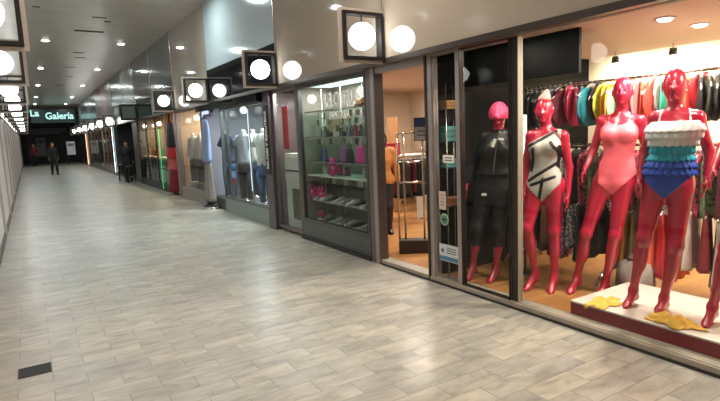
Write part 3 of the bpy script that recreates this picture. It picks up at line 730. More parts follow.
def ruffle(T, z0, z1, m, parent, seed, nw=23, hang=.03):
    TT = np.array(T); n = 96; rows = []; R = random.Random(seed); ph = R.random()*6
    for i in range(6):
        t = i/5; z = z1+(z0-z1)*t
        zz = np.array([z]); cx_, cy_, rx, ry = [float(smooth_interp(zz, TT[:, 0], TT[:, k])[0]) for k in (1, 2, 3, 4)]
        # keep the ruffle hanging from the bust rather than following the waist
        ring = []
        for k in range(n):
            a = 2*PI*k/n; bx = max(0, -math.sin(a))**.6*.05*max(0, 1-abs(z-(J3['chest'][2]-.015))/.17)
            o = .008+.022*t+bx+(.009*math.sin(nw*a+ph)+.005*math.sin((nw*2+3)*a+ph*2))*(.2+.8*t)
            ring.append((cx_+(rx+o)*math.cos(a), cy_+(ry+o)*math.sin(a), z+.006*math.sin(nw*a+ph+1)*t))
        rows.append(ring)
    mb = MB(); mb.rings(rows, cap=False); o = mb.build('ruffle', m, parent, True)
    q = o.modifiers.new('thick', 'SOLIDIFY'); q.thickness = .003
    return o
ly = [(121, WHITER), (128, WHITER), (135, WHITER), (142, TEAL), (149, TEAL), (156.5, BLUE), (164, BLUE), (171, None)]
for (a, m), (b, _) in zip(ly, ly[1:]):
    z1 = ps3.px(674, a)[2]; z0 = ps3.px(672, b+3.5)[2]; tag(ruffle(T3, z0, z1, m, r3, a), {id(WHITER): 'white ruffle', id(TEAL): 'turquoise ruffle', id(BLUE): 'blue ruffle'}[id(m)])
BKP = pattern((24, 22, 26), (92, 88, 60), 40)

# ---- mannequin at the end of the window (mostly outside the frame): same stance, next to the ruffled one
tl = J3['toeL']; U, Fd = ps3.U, ps3.Fd
t4 = onZ(704, 326, .182); b4 = t4-(U*tl[0]-Fd*tl[1]); b4[2] = .17
J4 = {k: v.copy() for k, v in J3.items()}
for a, (dx, dy, dz) in dict(elbL=(-.03, -.02, .02), wriL=(-.05, -.10, .10), tipL=(-.07, -.14, .12), top=(0, 0, .0)).items(): J4[a] = J4[a]+np.array((dx, dy, dz))
f, body, arms, T = build_fields(J4, .007)
r4 = empty('mannequin', tuple(b4), ps3.rz, 'glossy red mannequin beside the ruffled one, only an arm and leg in view', 'mannequin', 'red mannequins in the swimwear window')
surface(f.F, f.lo, f.h, 'body', RED, r4)
X, Y, Z = XYZ(f); zt = J4['chest'][2]+.05
clip_garment(body.F, f, np.maximum(leg_cut(J4, .035, 1.0, X, Z), Z-zt), .006, 'swimsuit', mat('black_lycra', (18, 16, 20)), r4)

# ---- mannequin in the black jacket
ps0 = Pose((3.86, 3.90, ZS), math.radians(32))
J0 = joints(ps0, dict(top=(498.5, 103), head=(498.5, 113), chin=(498, 126), neck=(498, 131), chest=(498, 148), waist=(496, 166), hip=(494, 184), crotch=(491, 200),
    shL=(483.5, 138), elbL=(474, 163, -.03), wriL=(467.5, 183, .04), tipL=(463.5, 200, .07), shR=(512.5, 137), elbR=(518, 165, -.04), wriR=(518, 186, .03), tipR=(517.5, 204, .05),
    legL=(485, 190), kneeL=(477, 228, .07), ankleL=(473, 265, -.02), toeL=(466.5, 280), legR=(501, 190), kneeR=(499, 228, .05), ankleR=(496, 267, -.01), toeR=(488.5, 282)))
f, body, arms, T = build_fields(J0)
r0 = empty('mannequin', tuple(ps0.b), ps0.rz, 'red mannequin in a black jacket, black trousers and pink swim cap', 'mannequin', 'red mannequins in the swimwear window')
surface(f.F, f.lo, f.h, 'body', RED, r0)
X, Y, Z = XYZ(f); hem = ps0.px(497, 174)[2]; zn = J0['neck'][2]-.005; zw = J0['wriL'][2]
JACKET = mat('black_glossy_jacket', (20, 17, 17), .42, 0, .4, var=.25, vscale=7, bump=.3, bscale=16)
offs = .016+.10*np.clip(zn-.12-Z, 0, .3)
jk = np.minimum(np.maximum(np.maximum(body.F-offs, hem-Z), Z-zn-.02), np.maximum(arms.F-.014, zw-Z))
surface(jk.astype(np.float32), f.lo, f.h, 'jacket', JACKET, r0)
clip_garment(body.F, f, np.maximum(.36-Z, Z-hem-.08), .014, 'trousers', mat('black_trousers', (16, 15, 17), .6), r0)
hd = J0['head']
capF = f.F.copy(); cap_z = ps0.px(498, 119)[2]
tag(clip_garment(capF, f, cap_z-Z+0*X, .014, 'swim_cap', mat('bright_pink_cap', (240, 66, 112), .55, var=.12, vscale=22, bump=.5, bscale=40), r0), 'bright pink swim cap')
def tag_plate(ps, r, x, y, w, h, fwd, rot=0):
    q = ps.px(x, y, fwd); m = MB(); Rm = Matrix.Rotation(rot, 3, 'Y'); m.box(q[0]-w, q[0]+w, q[1]-.002, q[1]+.002, q[2]-h, q[2]+h, Rm, q); tag(m.build('price_tag', TAG, r), 'white price tag')
tag_plate(ps0, r0, 494, 143, .014, .042, .155, .35); tag_plate(ps0, r0, 501, 139, .024, .01, .15, .1); tag_plate(ps0, r0, 484, 194.5, .024, .012, .14); tag_plate(ps0, r0, 511, 190, .011, .045, .13)
a, b = ps0.px(499, 131, .145), ps0.px(493, 174, .16); MB().tube([a, (a+b)/2+np.array((0, -.015, 0)), b], .005).build('zip', CHROME, r0)

# ------------------------------------------------------------------ platform, towels
Yp0, Yp1 = .1, 2.69
pf = empty('display_platform', (3.99, 1.4, ZS), 0, 'low white display platform with a dark red front edge', 'platform')
MB().box(-.34, .5, Yp0-1.4, Yp1-1.4, .0, .108).build('base', mat('maroon_front', (140, 26, 44), .45, var=.05), pf)
MB().box(-.342, .502, Yp0-1.402, Yp1-1.398, .108, .12).build('top', mat('white_platform_top', (222, 208, 200), .45, var=.05), pf)
def crumple(name, pts, z0, lab, h=.035, rx=.1, ry=.1, drape=None, n=26, seed=1):
    R = random.Random(seed); ph = [R.random()*6 for _ in range(8)]
    c = pts; mb = MB(); grid = []
    for i in range(n+1):
        row = []
        for j in range(n+1):
            a = -1+2*i/n; b = -1+2*j/n; r = math.hypot(a, b); th = math.atan2(b, a)
            k = max(abs(a), abs(b)); sc = (k/r if r > 1e-6 else 1)*(1+.22*math.sin(5*th+ph[0])+.1*math.sin(9*th+ph[1]))
            x = a*sc*rx; y = b*sc*ry
            z = h*(.45+.3*math.sin(7*a+4*b+ph[2])+.25*math.sin(9*b-5*a+ph[3])+.2*math.sin(15*a+ph[4])*math.sin(13*b+ph[5]))*max(0, 1-k**4)
            z = max(0, z)+.004
            X_ = c[0]+x
            if drape is not None and X_ < drape:
                z = -(drape-X_)*1.0+.006; X_ = drape-.008-.01*abs(math.sin(6*b+ph[6]))
            row.append(mb.bm.verts.new((X_, c[1]+y, z0+z)))
        grid.append(row)
    for i in range(n):
        for j in range(n): mb.bm.faces.new([grid[i][j], grid[i+1][j], grid[i+1][j+1], grid[i][j+1]])
    o = mb.build(name, mat('yellow_terry', (250, 188, 84), .85, var=.2, vscale=30, bump=.6, bscale=90), None, True)
    q = o.modifiers.new('thick', 'SOLIDIFY'); q.thickness = .005; q.offset = 1
    return tag(o, lab, 'towel', 'yellow towels on the platform')
t1 = onZ(602, 303, .18); crumple('towel', (t1[0]+.03, t1[1], 0), .171, 'yellow towel hanging over the platform edge below the pink swimsuit mannequin', .03, .15, .1, drape=3.65, seed=3)
t2 = onZ(674, 322, .18); crumple('towel', (t2[0], t2[1], 0), .171, 'crumpled yellow towel at the feet of the ruffled swimsuit mannequin', .06, .1, .17, seed=9)

# ------------------------------------------------------------------ garment racks behind the mannequins
def cloth_tube(w_prof, h, thick=.02, folds=5, amp=.01, seed=0, n=28, rows=12, lean=0.0):
    """a hanging garment: hollow-looking flattened tube, plane along local X, hangs down from z=0"""
    R = random.Random(seed); ph = R.random()*6; rg = []
    for i in range(rows+1):
        t = i/rows; w, x0 = w_prof(t)
        ring = []
        for k in range(n):
            a = 2*PI*k/n; c, s_ = math.cos(a), math.sin(a)
            ring.append((x0+w*math.copysign(abs(c)**.8, c), (thick*(.6+.6*t))*s_+amp*(.25+t)*math.sin(folds*c*2+ph)+lean*t, -h*t))
        rg.append(ring)
    return MB().rings(rg)
def lerp_prof(pts):
    ts = [p[0] for p in pts]; ws = [p[1] for p in pts]; xs = [p[2] if len(p) > 2 else 0 for p in pts]
    return lambda t: (float(np.interp(t, ts, ws)), float(np.interp(t, ts, xs)))
HOOK = mat('hanger_plastic', (210, 206, 200), .4)
def make_hang(kind, m, seed):
    r = empty('hanging_' + kind, (0, 0, 0))
    hk = MB().tube([(0, 0, -.035), (0, 0, -.01), (.012, 0, .012), (0, 0, .022), (-.014, 0, .012)], .0025, 6)
    hk.tube([(-.16, 0, -.085), (0, 0, -.03), (.16, 0, -.085)], .006, 6)
    hk.build('hanger', HOOK, r)
    if kind == 'bikini_top':
        o = cloth_tube(lerp_prof([(0, .05), (.12, .15), (.4, .21), (.7, .19, -.02), (1, .09, -.05)]), .36, .028, 4, .012, seed)
    elif kind == 'swim_top':
        o = cloth_tube(lerp_prof([(0, .06, -.04), (.3, .16, -.02), (.6, .2), (1, .13, .04)]), .38, .026, 3, .014, seed)
    elif kind == 'dress':
        o = cloth_tube(lerp_prof([(0, .07), (.12, .15), (.4, .12), (1, .2)]), .62, .035, 5, .02, seed)
    elif kind == 'skirt':
        o = cloth_tube(lerp_prof([(0, .13), (.3, .15), (1, .19)]), .5, .035, 6, .018, seed)
    else:
        o = cloth_tube(lerp_prof([(0, .06), (.1, .17), (.2, .2), (1, .17)]), .55, .035, 4, .014, seed)
    b = o.build('cloth', m, r, True); b.location = (0, 0, -.035)
    return r
XR = 4.75
rk = empty('garment_rack', (XR, 3.05, ZS), 0, 'long steel three-rail garment rack behind the mannequins', 'rack')
for z in (1.95, 1.34, .84): MB().tube([(0, -1.25, z), (0, 1.12, z)], .014, 10).build('rail', CHROME, rk, True)
for y in (-1.25, -.05, 1.12):
    MB().tube([(0.24, y, 0), (.24, y, 1.97)], .016, 10).tube([(0.24, y, 1.95), (0, y, 1.95)], .01).tube([(0.24, y, 1.34), (0, y, 1.34)], .01).tube([(0.24, y, .84), (0, y, .84)], .01).build('post', CHROME, rk, True)
    MB().tube([(-.3, y, .02), (-.2, y, .12), (.0, y, .13), (.24, y, .1), (.35, y, .02)], .016, 8).build('foot', CHROME, rk, True)
UP = [('dark teal', (22, 62, 70)), ('black', (24, 22, 26)), ('navy', (28, 40, 74)), ('dark green', (20, 66, 54)), ('light blue', (120, 158, 190)), ('grey blue', (92, 110, 130)), ('maroon', (98, 22, 44)), ('maroon', (110, 28, 52)), ('magenta', (206, 34, 92)), ('magenta', (214, 44, 98)), ('hot pink', (226, 60, 110)), ('teal', (18, 116, 130)), ('teal', (24, 128, 142)), ('dark plum', (60, 20, 44)), ('lime yellow', (206, 206, 70)), ('yellow', (244, 200, 60)), ('orange', (244, 150, 40)), ('mint', (150, 196, 160)), ('sage grey', (124, 136, 120)), ('pale pink', (226, 170, 170)), ('dusty rose', (176, 120, 120)), ('coral', (236, 92, 66)), ('coral red', (222, 70, 60)), ('grey', (140, 136, 132)), ('jade green', (60, 160, 130)), ('sea green', (70, 150, 140)), ('yellow', (240, 206, 84)), ('apricot', (240, 170, 90)), ('red', (196, 34, 44)), ('black', (26, 24, 26)), ('olive black', (40, 44, 32)), ('black', (22, 22, 24)), ('cream', (230, 220, 200)), ('royal blue', (38, 66, 170)), ('red', (206, 40, 60))]
protos = {}
def hang(kind, m, x, y, z, rz, lab, grp, cat, seed):
    key = (kind, seed % 3)
    if key not in protos: o = protos[key] = make_hang(kind, m, seed % 3*7+1)
    else:
        o = copy_tree(protos[key])
    for c in o.children:
        if c.name.startswith('cloth'): set_mat(c, m)
    o.location = (x, y, z); o.rotation_euler = (0, -rng.uniform(.15, .75) if kind in ('bikini_top', 'swim_top') else rng.uniform(-.1, .05), rz); return tag(o, lab, cat, grp)
for i, (cn, rgb) in enumerate(UP):
    y = 4.08-i*.062
    hang('bikini_top' if i % 3 else 'swim_top', col(rgb), XR, y, ZS+1.942, .25+rng.uniform(-.4, .4), '%s bikini top on the top rail, %s hanger from the dark partition' % (cn, ORD[i]), 'bikini tops on the top rail', 'swimwear', i)
MID = [('black and white print', pattern((20, 20, 22), (190, 186, 184), 40)), ('dark green print', pattern((16, 34, 26), (96, 120, 80), 34)), ('purple print', pattern((60, 30, 70), (186, 150, 190), 36)), ('black', col((22, 20, 24))), ('maroon', col((84, 20, 38))), ('grey print', pattern((70, 70, 76), (180, 178, 180), 50)), ('black floral', pattern((18, 16, 20), (170, 60, 80), 30)), ('navy', col((24, 30, 58)))]
for i in range(20):
    cn, m = MID[(i*3+i//5) % 8]; y = 4.05-i*.105
    hang('shirt', m, XR, y, ZS+1.332, .2+rng.uniform(-.2, .2), '%s top on the middle rail, %s hanger from the dark partition' % (cn, ORD[i]), 'printed tops on the middle rail', 'top', i)
LOW = [('black', col((18, 17, 20)), 'skirt'), ('black', col((22, 20, 20)), 'skirt'), ('tan', col((150, 110, 84)), 'skirt'), ('black', col((18, 18, 20)), 'dress'), ('lilac print', pattern((196, 140, 176), (110, 60, 90), 36), 'dress'), ('white print', pattern((200, 196, 196), (90, 90, 96), 40), 'skirt'), ('black', col((20, 18, 22)), 'dress'), ('dark green print', pattern((16, 30, 24), (86, 110, 76), 34), 'skirt'),
       ('black', col((17, 17, 18)), 'skirt'), ('slate blue', col((72, 104, 140)), 'dress'), ('mustard yellow', col((206, 160, 70)), 'dress'), ('olive', col((92, 84, 54)), 'skirt'), ('coral', col((236, 110, 84)), 'dress'), ('red', col((190, 44, 54)), 'dress'), ('orange', col((236, 120, 70)), 'dress'), ('white', col((214, 208, 200)), 'skirt'), ('maroon', col((110, 24, 36)), 'skirt'), ('grey', col((140, 136, 132)), 'dress')]
for i, (cn, m, kd) in enumerate(LOW):
    y = 4.02-i*.115
    hang(kd, m, XR-.02, y, ZS+.832, .2+rng.uniform(-.2, .2), '%s %s on the lowest rail, %s hanger from the dark partition' % (cn, kd, ORD[i]), 'skirts and dresses on the lowest rail', kd, i)
# pale grey pouf of folded fabric behind the legs
q = onZ(626, 292, ZS)
o = empty('fabric_sack', (4.62, 2.72, ZS), 0, 'pale grey fabric sack on the floor behind the mannequin legs', 'sack')
MB().lathe([(.01, 0), (.15, 0), (.17, .06), (.16, .18), (.13, .27), (.06, .30), (.01, .3)], seg=20).build('body', mat('grey_linen', (158, 150, 144), .85, var=.2, vscale=7, bump=.5, bscale=14), o, True)
MB().lathe([(.05, .29), (.075, .31), (.05, .36), (.02, .35)], seg=16).build('tied_neck', mat('grey_linen', (158, 150, 144)), o, True)
# tube lamp standing by the dark partition (bright upright line beside the silver swimsuit)
a = onX(525, 115, 4.38); zt, zb = a[2]-ZS, onX(525, 174, 4.38)[2]-ZS
o = empty('tube_lamp', (4.38, a[1], ZS), 0, 'slim bright upright tube lamp standing beside the silver swimsuit mannequin', 'lamp')
MB().tube([(0, 0, zb), (0, 0, zt)], .017, 10).build('tube', mat('warm_tube', (255, 236, 210), .4, emit=5), o, True)
MB().lathe([(.001, 0), (.11, 0), (.11, .015), (.012, .025), (.012, zb), (.001, zb)], seg=18).build('stand', DARK, o, True)

# ------------------------------------------------------------------ sticker bay: glass shelves with teal goods
sh = empty('glass_shelf_unit', (3.70, 4.21, ZS), 0, 'narrow glass shelf unit behind the stickered pane', 'shelf unit')
for z in (.75, 1.15, 1.42, 1.75): MB().box(-.09, .14, -.075, .075, z-.004, z+.004).build('shelf', SHELFGLASS, sh)
for x in (-.085, .135):
    for y in (-.07, .07): MB().tube([(x, y, 0), (x, y, 2)], .007, 8).build('post', CHROME, sh, True)
TEALC = col((84, 140, 140)); 
def folded(name, loc, w, d, h, m, lab, cat, grp=None, k=3):
    r = empty(name, loc, rng.uniform(-.15, .15), lab, cat, grp)
    for j in range(k):
        mb = MB(); t = h/k; mb.box(-w/2+.004*(j % 2), w/2, -d/2, d/2-.003*(j % 2), j*t, (j+1)*t-.002); mb.build('fold', m, r, bevel=.008)
    return r
for z, c, cn in ((1.154, (92, 150, 150), 'teal'), (1.424, (70, 120, 122), 'dark teal'), (1.754, (150, 110, 60), 'ochre'), (.754, (150, 90, 60), 'rust')):
    folded('folded_swimwear', (3.725, 4.21, ZS+z), .19, .12, .09 if z != 1.424 else .16, col(c), 'stack of %s folded swimwear in the narrow stickered bay' % cn, 'folded clothes', 'folded stacks on the narrow glass shelves')
def sticker(p0, p1, m, name, lab, mark=None):
    a, b = onX(*p0, XW-.012), onX(*p1, XW-.012); y0, y1 = min(a[1], b[1]), max(a[1], b[1]); zz0, zz1 = min(a[2], b[2]), max(a[2], b[2])
    r = empty(name, (XW-.012, (y0+y1)/2, (zz0+zz1)/2), 0, lab, 'sticker')
    MB().box(-.002, .002, (y0-y1)/2, (y1-y0)/2, (zz0-zz1)/2, (zz1-zz0)/2).build('sheet', m, r)
    return r, (y1-y0), (zz1-zz0)
r, w, h = sticker((443, 155), (454, 163), TAG, 'price_card', 'small white price card with grey writing on the narrow pane')
for k in range(2): MB().box(-.004, -.0025, -w*.35, w*.35, h*.15-k*h*.35-.006, h*.15-k*h*.35+.006).build('printed_line', mat('print_grey', (120, 116, 112)), r)
r, w, h = sticker((439, 191), (446, 210), mat('cream_card', (206, 186, 170), .6), 'notice_card', 'tall cream notice card above the round sticker')
for k in range(4): MB().box(-.004, -.0025, -w*.3, w*.3, h*.3-k*h*.18-.004, h*.3-k*h*.18+.004).build('printed_line', mat('print_grey', (120, 116, 112)), r)
a = onX(444.5, 219.5, XW-.012); r = empty('round_sticker', tuple(a), 0, 'round pale green sticker on the narrow glass pane', 'sticker')
MB().lathe([(.001, -.002), (.062, -.002), (.062, .002), (.001, .002)], seg=28, axis='x').build('disc', mat('pale_green_sticker', (150, 190, 168), .5), r)
MB().lathe([(.038, -.004), (.048, -.004), (.048, -.0025), (.038, -.0025)], seg=28, axis='x').build('printed_ring', mat('print_green', (84, 130, 110)), r)
MB().box(-.004, -.0025, -.03, .03, -.008, .008).build('printed_bar', mat('print_green', (84, 130, 110)), r)
r, w, h = sticker((439.5, 243), (458.5, 264.5), mat('pale_blue_poster', (196, 208, 212), .5), 'window_poster', 'white and blue poster at the foot of the narrow pane')
MB().box(-.004, -.0025, -w*.49, w*.49, -h*.45, -h*.2).build('blue_band', mat('print_blue', (70, 120, 156)), r)
for k in range(3): MB().box(-.004, -.0025, -w*.4, w*.1, h*.3-k*h*.14-.006, h*.3-k*h*.14+.006).build('printed_line', mat('print_grey', (120, 116, 112)), r)
MB().lathe([(.001, -.004), (.022, -.004), (.022, -.0025), (.001, -.0025)], (0, w*.32, h*.12), 20, 'x').build('printed_mark', mat('print_dark', (70, 80, 90)), r)

# ------------------------------------------------------------------ doorway: security gate, shopper, clothes
gb = onZ(415, 252, ZS)
ga = empty('security_gate', (gb[0], gb[1], ZS), math.radians(-37), 'chrome anti-theft gate with a dark base in the shop doorway', 'gate')
MB().box(-.2, .2, -.09, .09, 0, .17).build('base', mat('dark_brown_base', (46, 38, 34), .4), ga, bevel=.01)
for x in (-.19, -.11, .13, .19): MB().tube([(x, 0, .17), (x, 0, 1.53)], .013, 10).build('upright', CHROME, ga, True)
for z in (1.52, 1.16, .9): MB().tube([(-.19, 0, z), (.19, 0, z)], .012, 10).build('crossbar', CHROME, ga, True)
sg = empty('gate_sign', (gb[0]+.10, gb[1]-.10, ZS+1.56), math.radians(-37), 'blue and white notice fixed on top of the security gate', 'sign')
MB().box(-.1, .1, -.01, .01, .03, .13).build('blue_panel', mat('sign_blue', (60, 84, 130), .4), sg); MB().box(-.1, .1, -.01, .01, -.13, .03).build('white_panel', mat('sign_white', (206, 206, 210), .4), sg)
MB().box(-.11, .11, .0, .02, -.14, .145).build('backing', DARK, sg)
for k in range(2): MB().box(-.07, .07, -.013, -.0105, -.03-k*.05, -.015-k*.05).build('printed_line', mat('print_grey', (120, 116, 112)), sg)

# a generic clothed person (own pose)
SKIN = mat('skin', (196, 140, 110), .55, var=.06); HAIR = mat('dark_hair', (26, 20, 18), .55, bump=.4, bscale=60)
def person(loc, rz, h, lab, top, bottom, shoes, hair=HAIR, res=.012, walk=.0, arm_out=0.0, long_hair=False, bend=0.0):
    s = h/1.75
    def P(x, y, z): return np.array((x*s, y*s, z*s))
    J = dict(top=P(0, 0, 1.75), head=P(0, -.01, 1.625), chin=P(0, -.05, 1.52), neck=P(0, 0, 1.47), chest=P(0, 0, 1.27), waist=P(0, 0, 1.08), hip=P(0, 0, .93), crotch=P(0, 0, .82),
             shL=P(-.175, .01, 1.40), elbL=P(-.23-arm_out, .03-walk*.4, 1.12), wriL=P(-.24-arm_out, -.06-walk*.8, .90), tipL=P(-.24-arm_out, -.09-walk*.9, .73),
             shR=P(.175, .01, 1.40), elbR=P(.23+arm_out, .05+walk*.4, 1.12), wriR=P(.24+arm_out, -.02+walk*.7, .89), tipR=P(.24+arm_out, -.05+walk*.8, .72),
             legL=P(-.085, 0, .86), kneeL=P(-.09, -.03+walk*.55, .48), ankleL=P(-.09, .03+walk*1.3, .085+abs(walk)*.14), toeL=P(-.1, -.15+walk*1.25, .015),
             legR=P(.085, 0, .86), kneeR=P(.09, -.05-walk*.6, .48), ankleR=P(.09, -.0-walk*1.0, .085), toeR=P(.1, -.17-walk*1.0, .015))
    f, body, arms, T = build_fields(J, res, 1.02, s, bust=False)
    r = empty('person', loc, rz, lab, 'person')
    surface(f.F, f.lo, f.h, 'body', SKIN, r)
    X, Y, Z = XYZ(f)
    g = np.minimum(np.maximum(np.maximum(body.F-.02, .86*s-Z), Z-1.46*s), np.maximum(arms.F-.018, .9*s-Z))
    surface(g.astype(np.float32), f.lo, f.h, 'jacket', top, r)
    clip_garment(body.F, f, np.maximum(.09*s-Z, Z-.95*s), .018, 'trousers', bottom, r)
    clip_garment(body.F, f, Z-.1*s, .012, 'shoes', shoes, r)
    hh = np.maximum(f.F-.02, np.maximum((1.40 if long_hair else 1.58)*s-Z, np.maximum(-(Y+.035*s)-np.maximum(0, Z-1.66*s)*1.6, np.abs(X)-.13*s)))
    surface(hh.astype(np.float32), f.lo, f.h, 'hair', hair, r)
    return r
w = onX(389, 200, 4.5)
person((4.5, 6.64, ZS), math.radians(-25), 1.55, 'woman in an orange top standing inside the shop doorway', col((176, 112, 52)), col((36, 30, 32)), BLACK, long_hair=True, arm_out=.03)
# clothes on a short rack further inside the doorway
rk2 = empty('garment_rack', (5.15, 7.05, ZS), 0, 'short low clothes rack seen through the open doorway', 'rack')
MB().tube([(-.55, 0, 1.12), (.55, 0, 1.12)], .014).build('rail', CHROME, rk2, True)
for x in (-.55, .55): MB().tube([(x, 0, 0), (x, 0, 1.12)], .014).build('post', CHROME, rk2, True); MB().tube([(x, -.2, .015), (x, .2, .015)], .014).build('foot', CHROME, rk2, True)
for i in range(11):
    cn, c = [('black', (24, 20, 22)), ('dark brown', (54, 34, 28)), ('charcoal', (44, 42, 44)), ('burgundy', (82, 20, 28))][i % 4]
    hang('shirt' if i % 2 else 'dress', col(c), 4.66+i*.098, 7.05, ZS+1.112, PI/2+rng.uniform(-.2, .2), '%s garment, %s from the left on the short doorway rack' % (cn, ORD[i]), 'clothes on the short doorway rack', 'garment', i)
rb = empty('storage_box', (4.98, 7.2, ZS+1.16), .1, 'red box on the shelf above the doorway rack', 'box')
shf = empty('wall_shelf', (5.15, 7.25, ZS+1.13), 0, 'narrow white shelf above the short doorway rack', 'shelf'); MB().box(-.6, .6, -.12, .12, -.02, .02).build('board', WHITE, shf); MB().box(-.58, -.55, -.1, .1, -1.13, -.02).build('support', WHITE, shf); MB().box(.55, .58, -.1, .1, -1.13, -.02).build('support', WHITE, shf)
MB().box(-.22, .22, -.1, .1, -.01, .17).build('carton', mat('red_carton', (178, 36, 38), .5), rb); MB().box(-.225, .225, -.105, .105, .17, .19).build('lid', mat('red_carton2', (150, 28, 30), .5), rb)
sw = empty('standing_shelf', (6.35, 8.2, ZS), 0, 'tall wooden shelving against the cream wall deep in the shop', 'shelf')
for z in (.3, .7, 1.1, 1.5): MB().box(-.5, .5, -.15, .15, z, z+.03).build('board', mat('tan_wood', (150, 104, 62), .5, var=.15), sw)
for x in (-.5, .5): MB().box(x-.02, x+.02, -.15, .15, 0, 1.8).build('side_panel', mat('tan_wood', (150, 104, 62)), sw)

# ------------------------------------------------------------------ jewellery window contents
shelfz = [.61, .985, 1.19, 1.55, 1.93]
def bx(y): return float(np.interp(y, [YB0, 6.2, 7.4], [3.66, 4.10, 4.10]))
for k, z in enumerate(shelfz):
    s_ = empty('display_shelf', (XW, 6.45, z), 0, 'glass shelf across the jewellery window, %s from the bottom' % ORD[k], 'shelf', 'glass shelves in the jewellery window')
    MB().prism([(.06, YB0+.08-6.45), (3.64-XW+.02, YB0+.12-6.45), (4.04-XW, 6.22-6.45), (4.08-XW, 7.34-6.45), (.06, 7.34-6.45)], 'z', -.006, .006).build('board', SHELFGLASS if k != 1 else mat('white_lit_shelf', (236, 236, 232), .4), s_)
    MB().box(.05, .062, YB0+.08-6.45, 7.34-6.45, -.009, .009).build('front_edge', ALU if k != 1 else WHITE, s_)
for y in (5.75, 6.3, 6.85): 
    s_ = empty('shelf_upright', (XW+.09, y, .29), 0, 'thin chrome upright in the jewellery window, %s from the near end' % ORD[int((y-5.75)/.54)], 'post', 'chrome uprights in the jewellery window')
    MB().tube([(0, 0, 0), (0, 0, 1.95)], .006).build('pole', CHROME, s_, True); MB().lathe([(.001, 0), (.02, 0), (.02, .01), (.001, .01)]).build('foot', CHROME, s_)
# jewellery cards hung in rows near the glass, ordered from the near end
cardcols = [(206, 200, 188), (150, 128, 100), (176, 168, 160), (60, 56, 60), (196, 176, 130), (110, 104, 110), (214, 212, 210), (120, 90, 70)]
cnames = ['cream', 'tan', 'grey', 'black', 'gold', 'slate', 'white', 'brown']
cp = None; n_ = 0
for rowi, z in enumerate((1.87, 1.77, 1.67, 1.49, .91)):
    for j in range(9):
        y = 5.72+j*.185+(.04 if rowi % 2 else 0); x = min(bx(y)-.05, XW+.22)
        ci = (rowi*3+j*5) % 8
        if cp is None:
            r = empty('jewellery_card', (0, 0, 0)); MB().box(-.002, .002, -.045, .045, -.045, .04).build('card', TAG, r)
            MB().tube([(-.005, -.02, .025), (-.006, -.012, -.015), (-.006, .0, -.03), (-.006, .012, -.015), (-.005, .02, .025)], .003, 5).build('chain', mat('gold_chain', (200, 170, 90), .25, .9), r); 
            MB().tube([(0, 0, .035), (0, 0, .06)], .002, 5).build('string', CHROME, r); cp = r
        else: r = copy_tree(cp)
        for c in r.children:
            if c.name.startswith('card'): set_mat(c, mat('card_%d' % ci, cardcols[ci], .5, var=.3, vscale=40))
        r.location = (x, y, z); r.rotation_euler = (0, 0, rng.uniform(-.3, .3))
        tag(r, '%s jewellery card, %s row from the top, %s from the near end' % (cnames[ci], ORD[rowi], ORD[j]), 'jewellery', 'jewellery cards behind the lettered glass')
def handbag(loc, w, h, d, m, lab, rz=0):
    r = empty('handbag', loc, rz, lab, 'bag')
    rg = []
    for t in np.linspace(0, 1, 7):
        ww = w*(1-.18*t)/2; dd = d*(1-.55*t)/2
        rg.append([(dd*math.copysign(abs(math.cos(a))**.5, math.cos(a)), ww*math.copysign(abs(math.sin(a))**.5, math.sin(a)), h*t) for a in np.linspace(0, 2*PI, 20, endpoint=False)])
    MB().rings(rg).build('body', m, r, True)
    MB().tube([(0, -w*.25, h*.95), (0, -w*.2, h*1.3), (0, 0, h*1.42), (0, w*.2, h*1.3), (0, w*.25, h*.95)], .006).build('handle', m, r, True)
    return r
def bow(c, R, m, lab, seed):
    r = empty('hair_bow', c, 0, lab, 'hair bow', 'ruffled hair bows in the jewellery window'); Rr = random.Random(seed)
    for k in range(9):
        a = 2*PI*k/9+Rr.uniform(-.2, .2); l = R*Rr.uniform(.8, 1.1); dv = Vector((Rr.uniform(-.35, .1), math.cos(a), math.sin(a))).normalized(); p = dv.orthogonal().normalized(); q = dv.cross(p)
        rg = []
        for t in np.linspace(0, 1, 6):
            ww = l*.36*math.sin(PI*min(.96, .08+t*.9))+.004
            rg.append([tuple(dv*l*t+p*ww*math.cos(b)+q*(ww*.35*math.sin(b)+.012*math.sin(6*b+k)*t)) for b in np.linspace(0, 2*PI, 14, endpoint=False)])
        MB().rings(rg).build('loop', m, r, True)
    MB().ball((-.015, 0, 0), R*.22, 2).build('knot', mat('pale_pink_knot', (244, 170, 210), .5), r, True)
    return r
MAG = mat('magenta_satin', (214, 36, 130), .4, 0, .5, var=.25, vscale=12)
def atB(x, y, dx): return onX(x, y, XW+dx)
for (x, y, R, sd) in ((335, 178, .15, 1), (314, 199, .14, 2), (323, 199, .12, 3)):
    c = atB(x, y, .13); c[2] = max(c[2], (.995 if sd == 1 else .62)+R*.8); bow(tuple(c), R, MAG, {1: 'large magenta ruffled bow in the middle of the jewellery window', 2: 'magenta ruffled bow at the far low corner of the jewellery window', 3: 'smaller magenta ruffled bow beside the far low one'}[sd], sd)
for (x, y, w_, h_, c, lab) in ((344, 160, .14, .2, (150, 84, 160), 'purple handbag on the jewellery shelf'), (350, 159, .16, .19, (30, 24, 32), 'black handbag beside the purple one on the shelf'), (361, 161, .2, .22, (226, 50, 150), 'hot pink handbag on the jewellery shelf'), (370, 161, .09, .2, (70, 150, 120), 'green pouch beside the hot pink handbag'), (324, 158, .2, .18, (44, 64, 110), 'navy handbag at the far end of the shelf')):
    q = onX(x, y, XW+.14); handbag((q[0], q[1], 1.198), w_, h_, .08, mat('bag_%d' % c[0], c, .45, var=.1), lab)
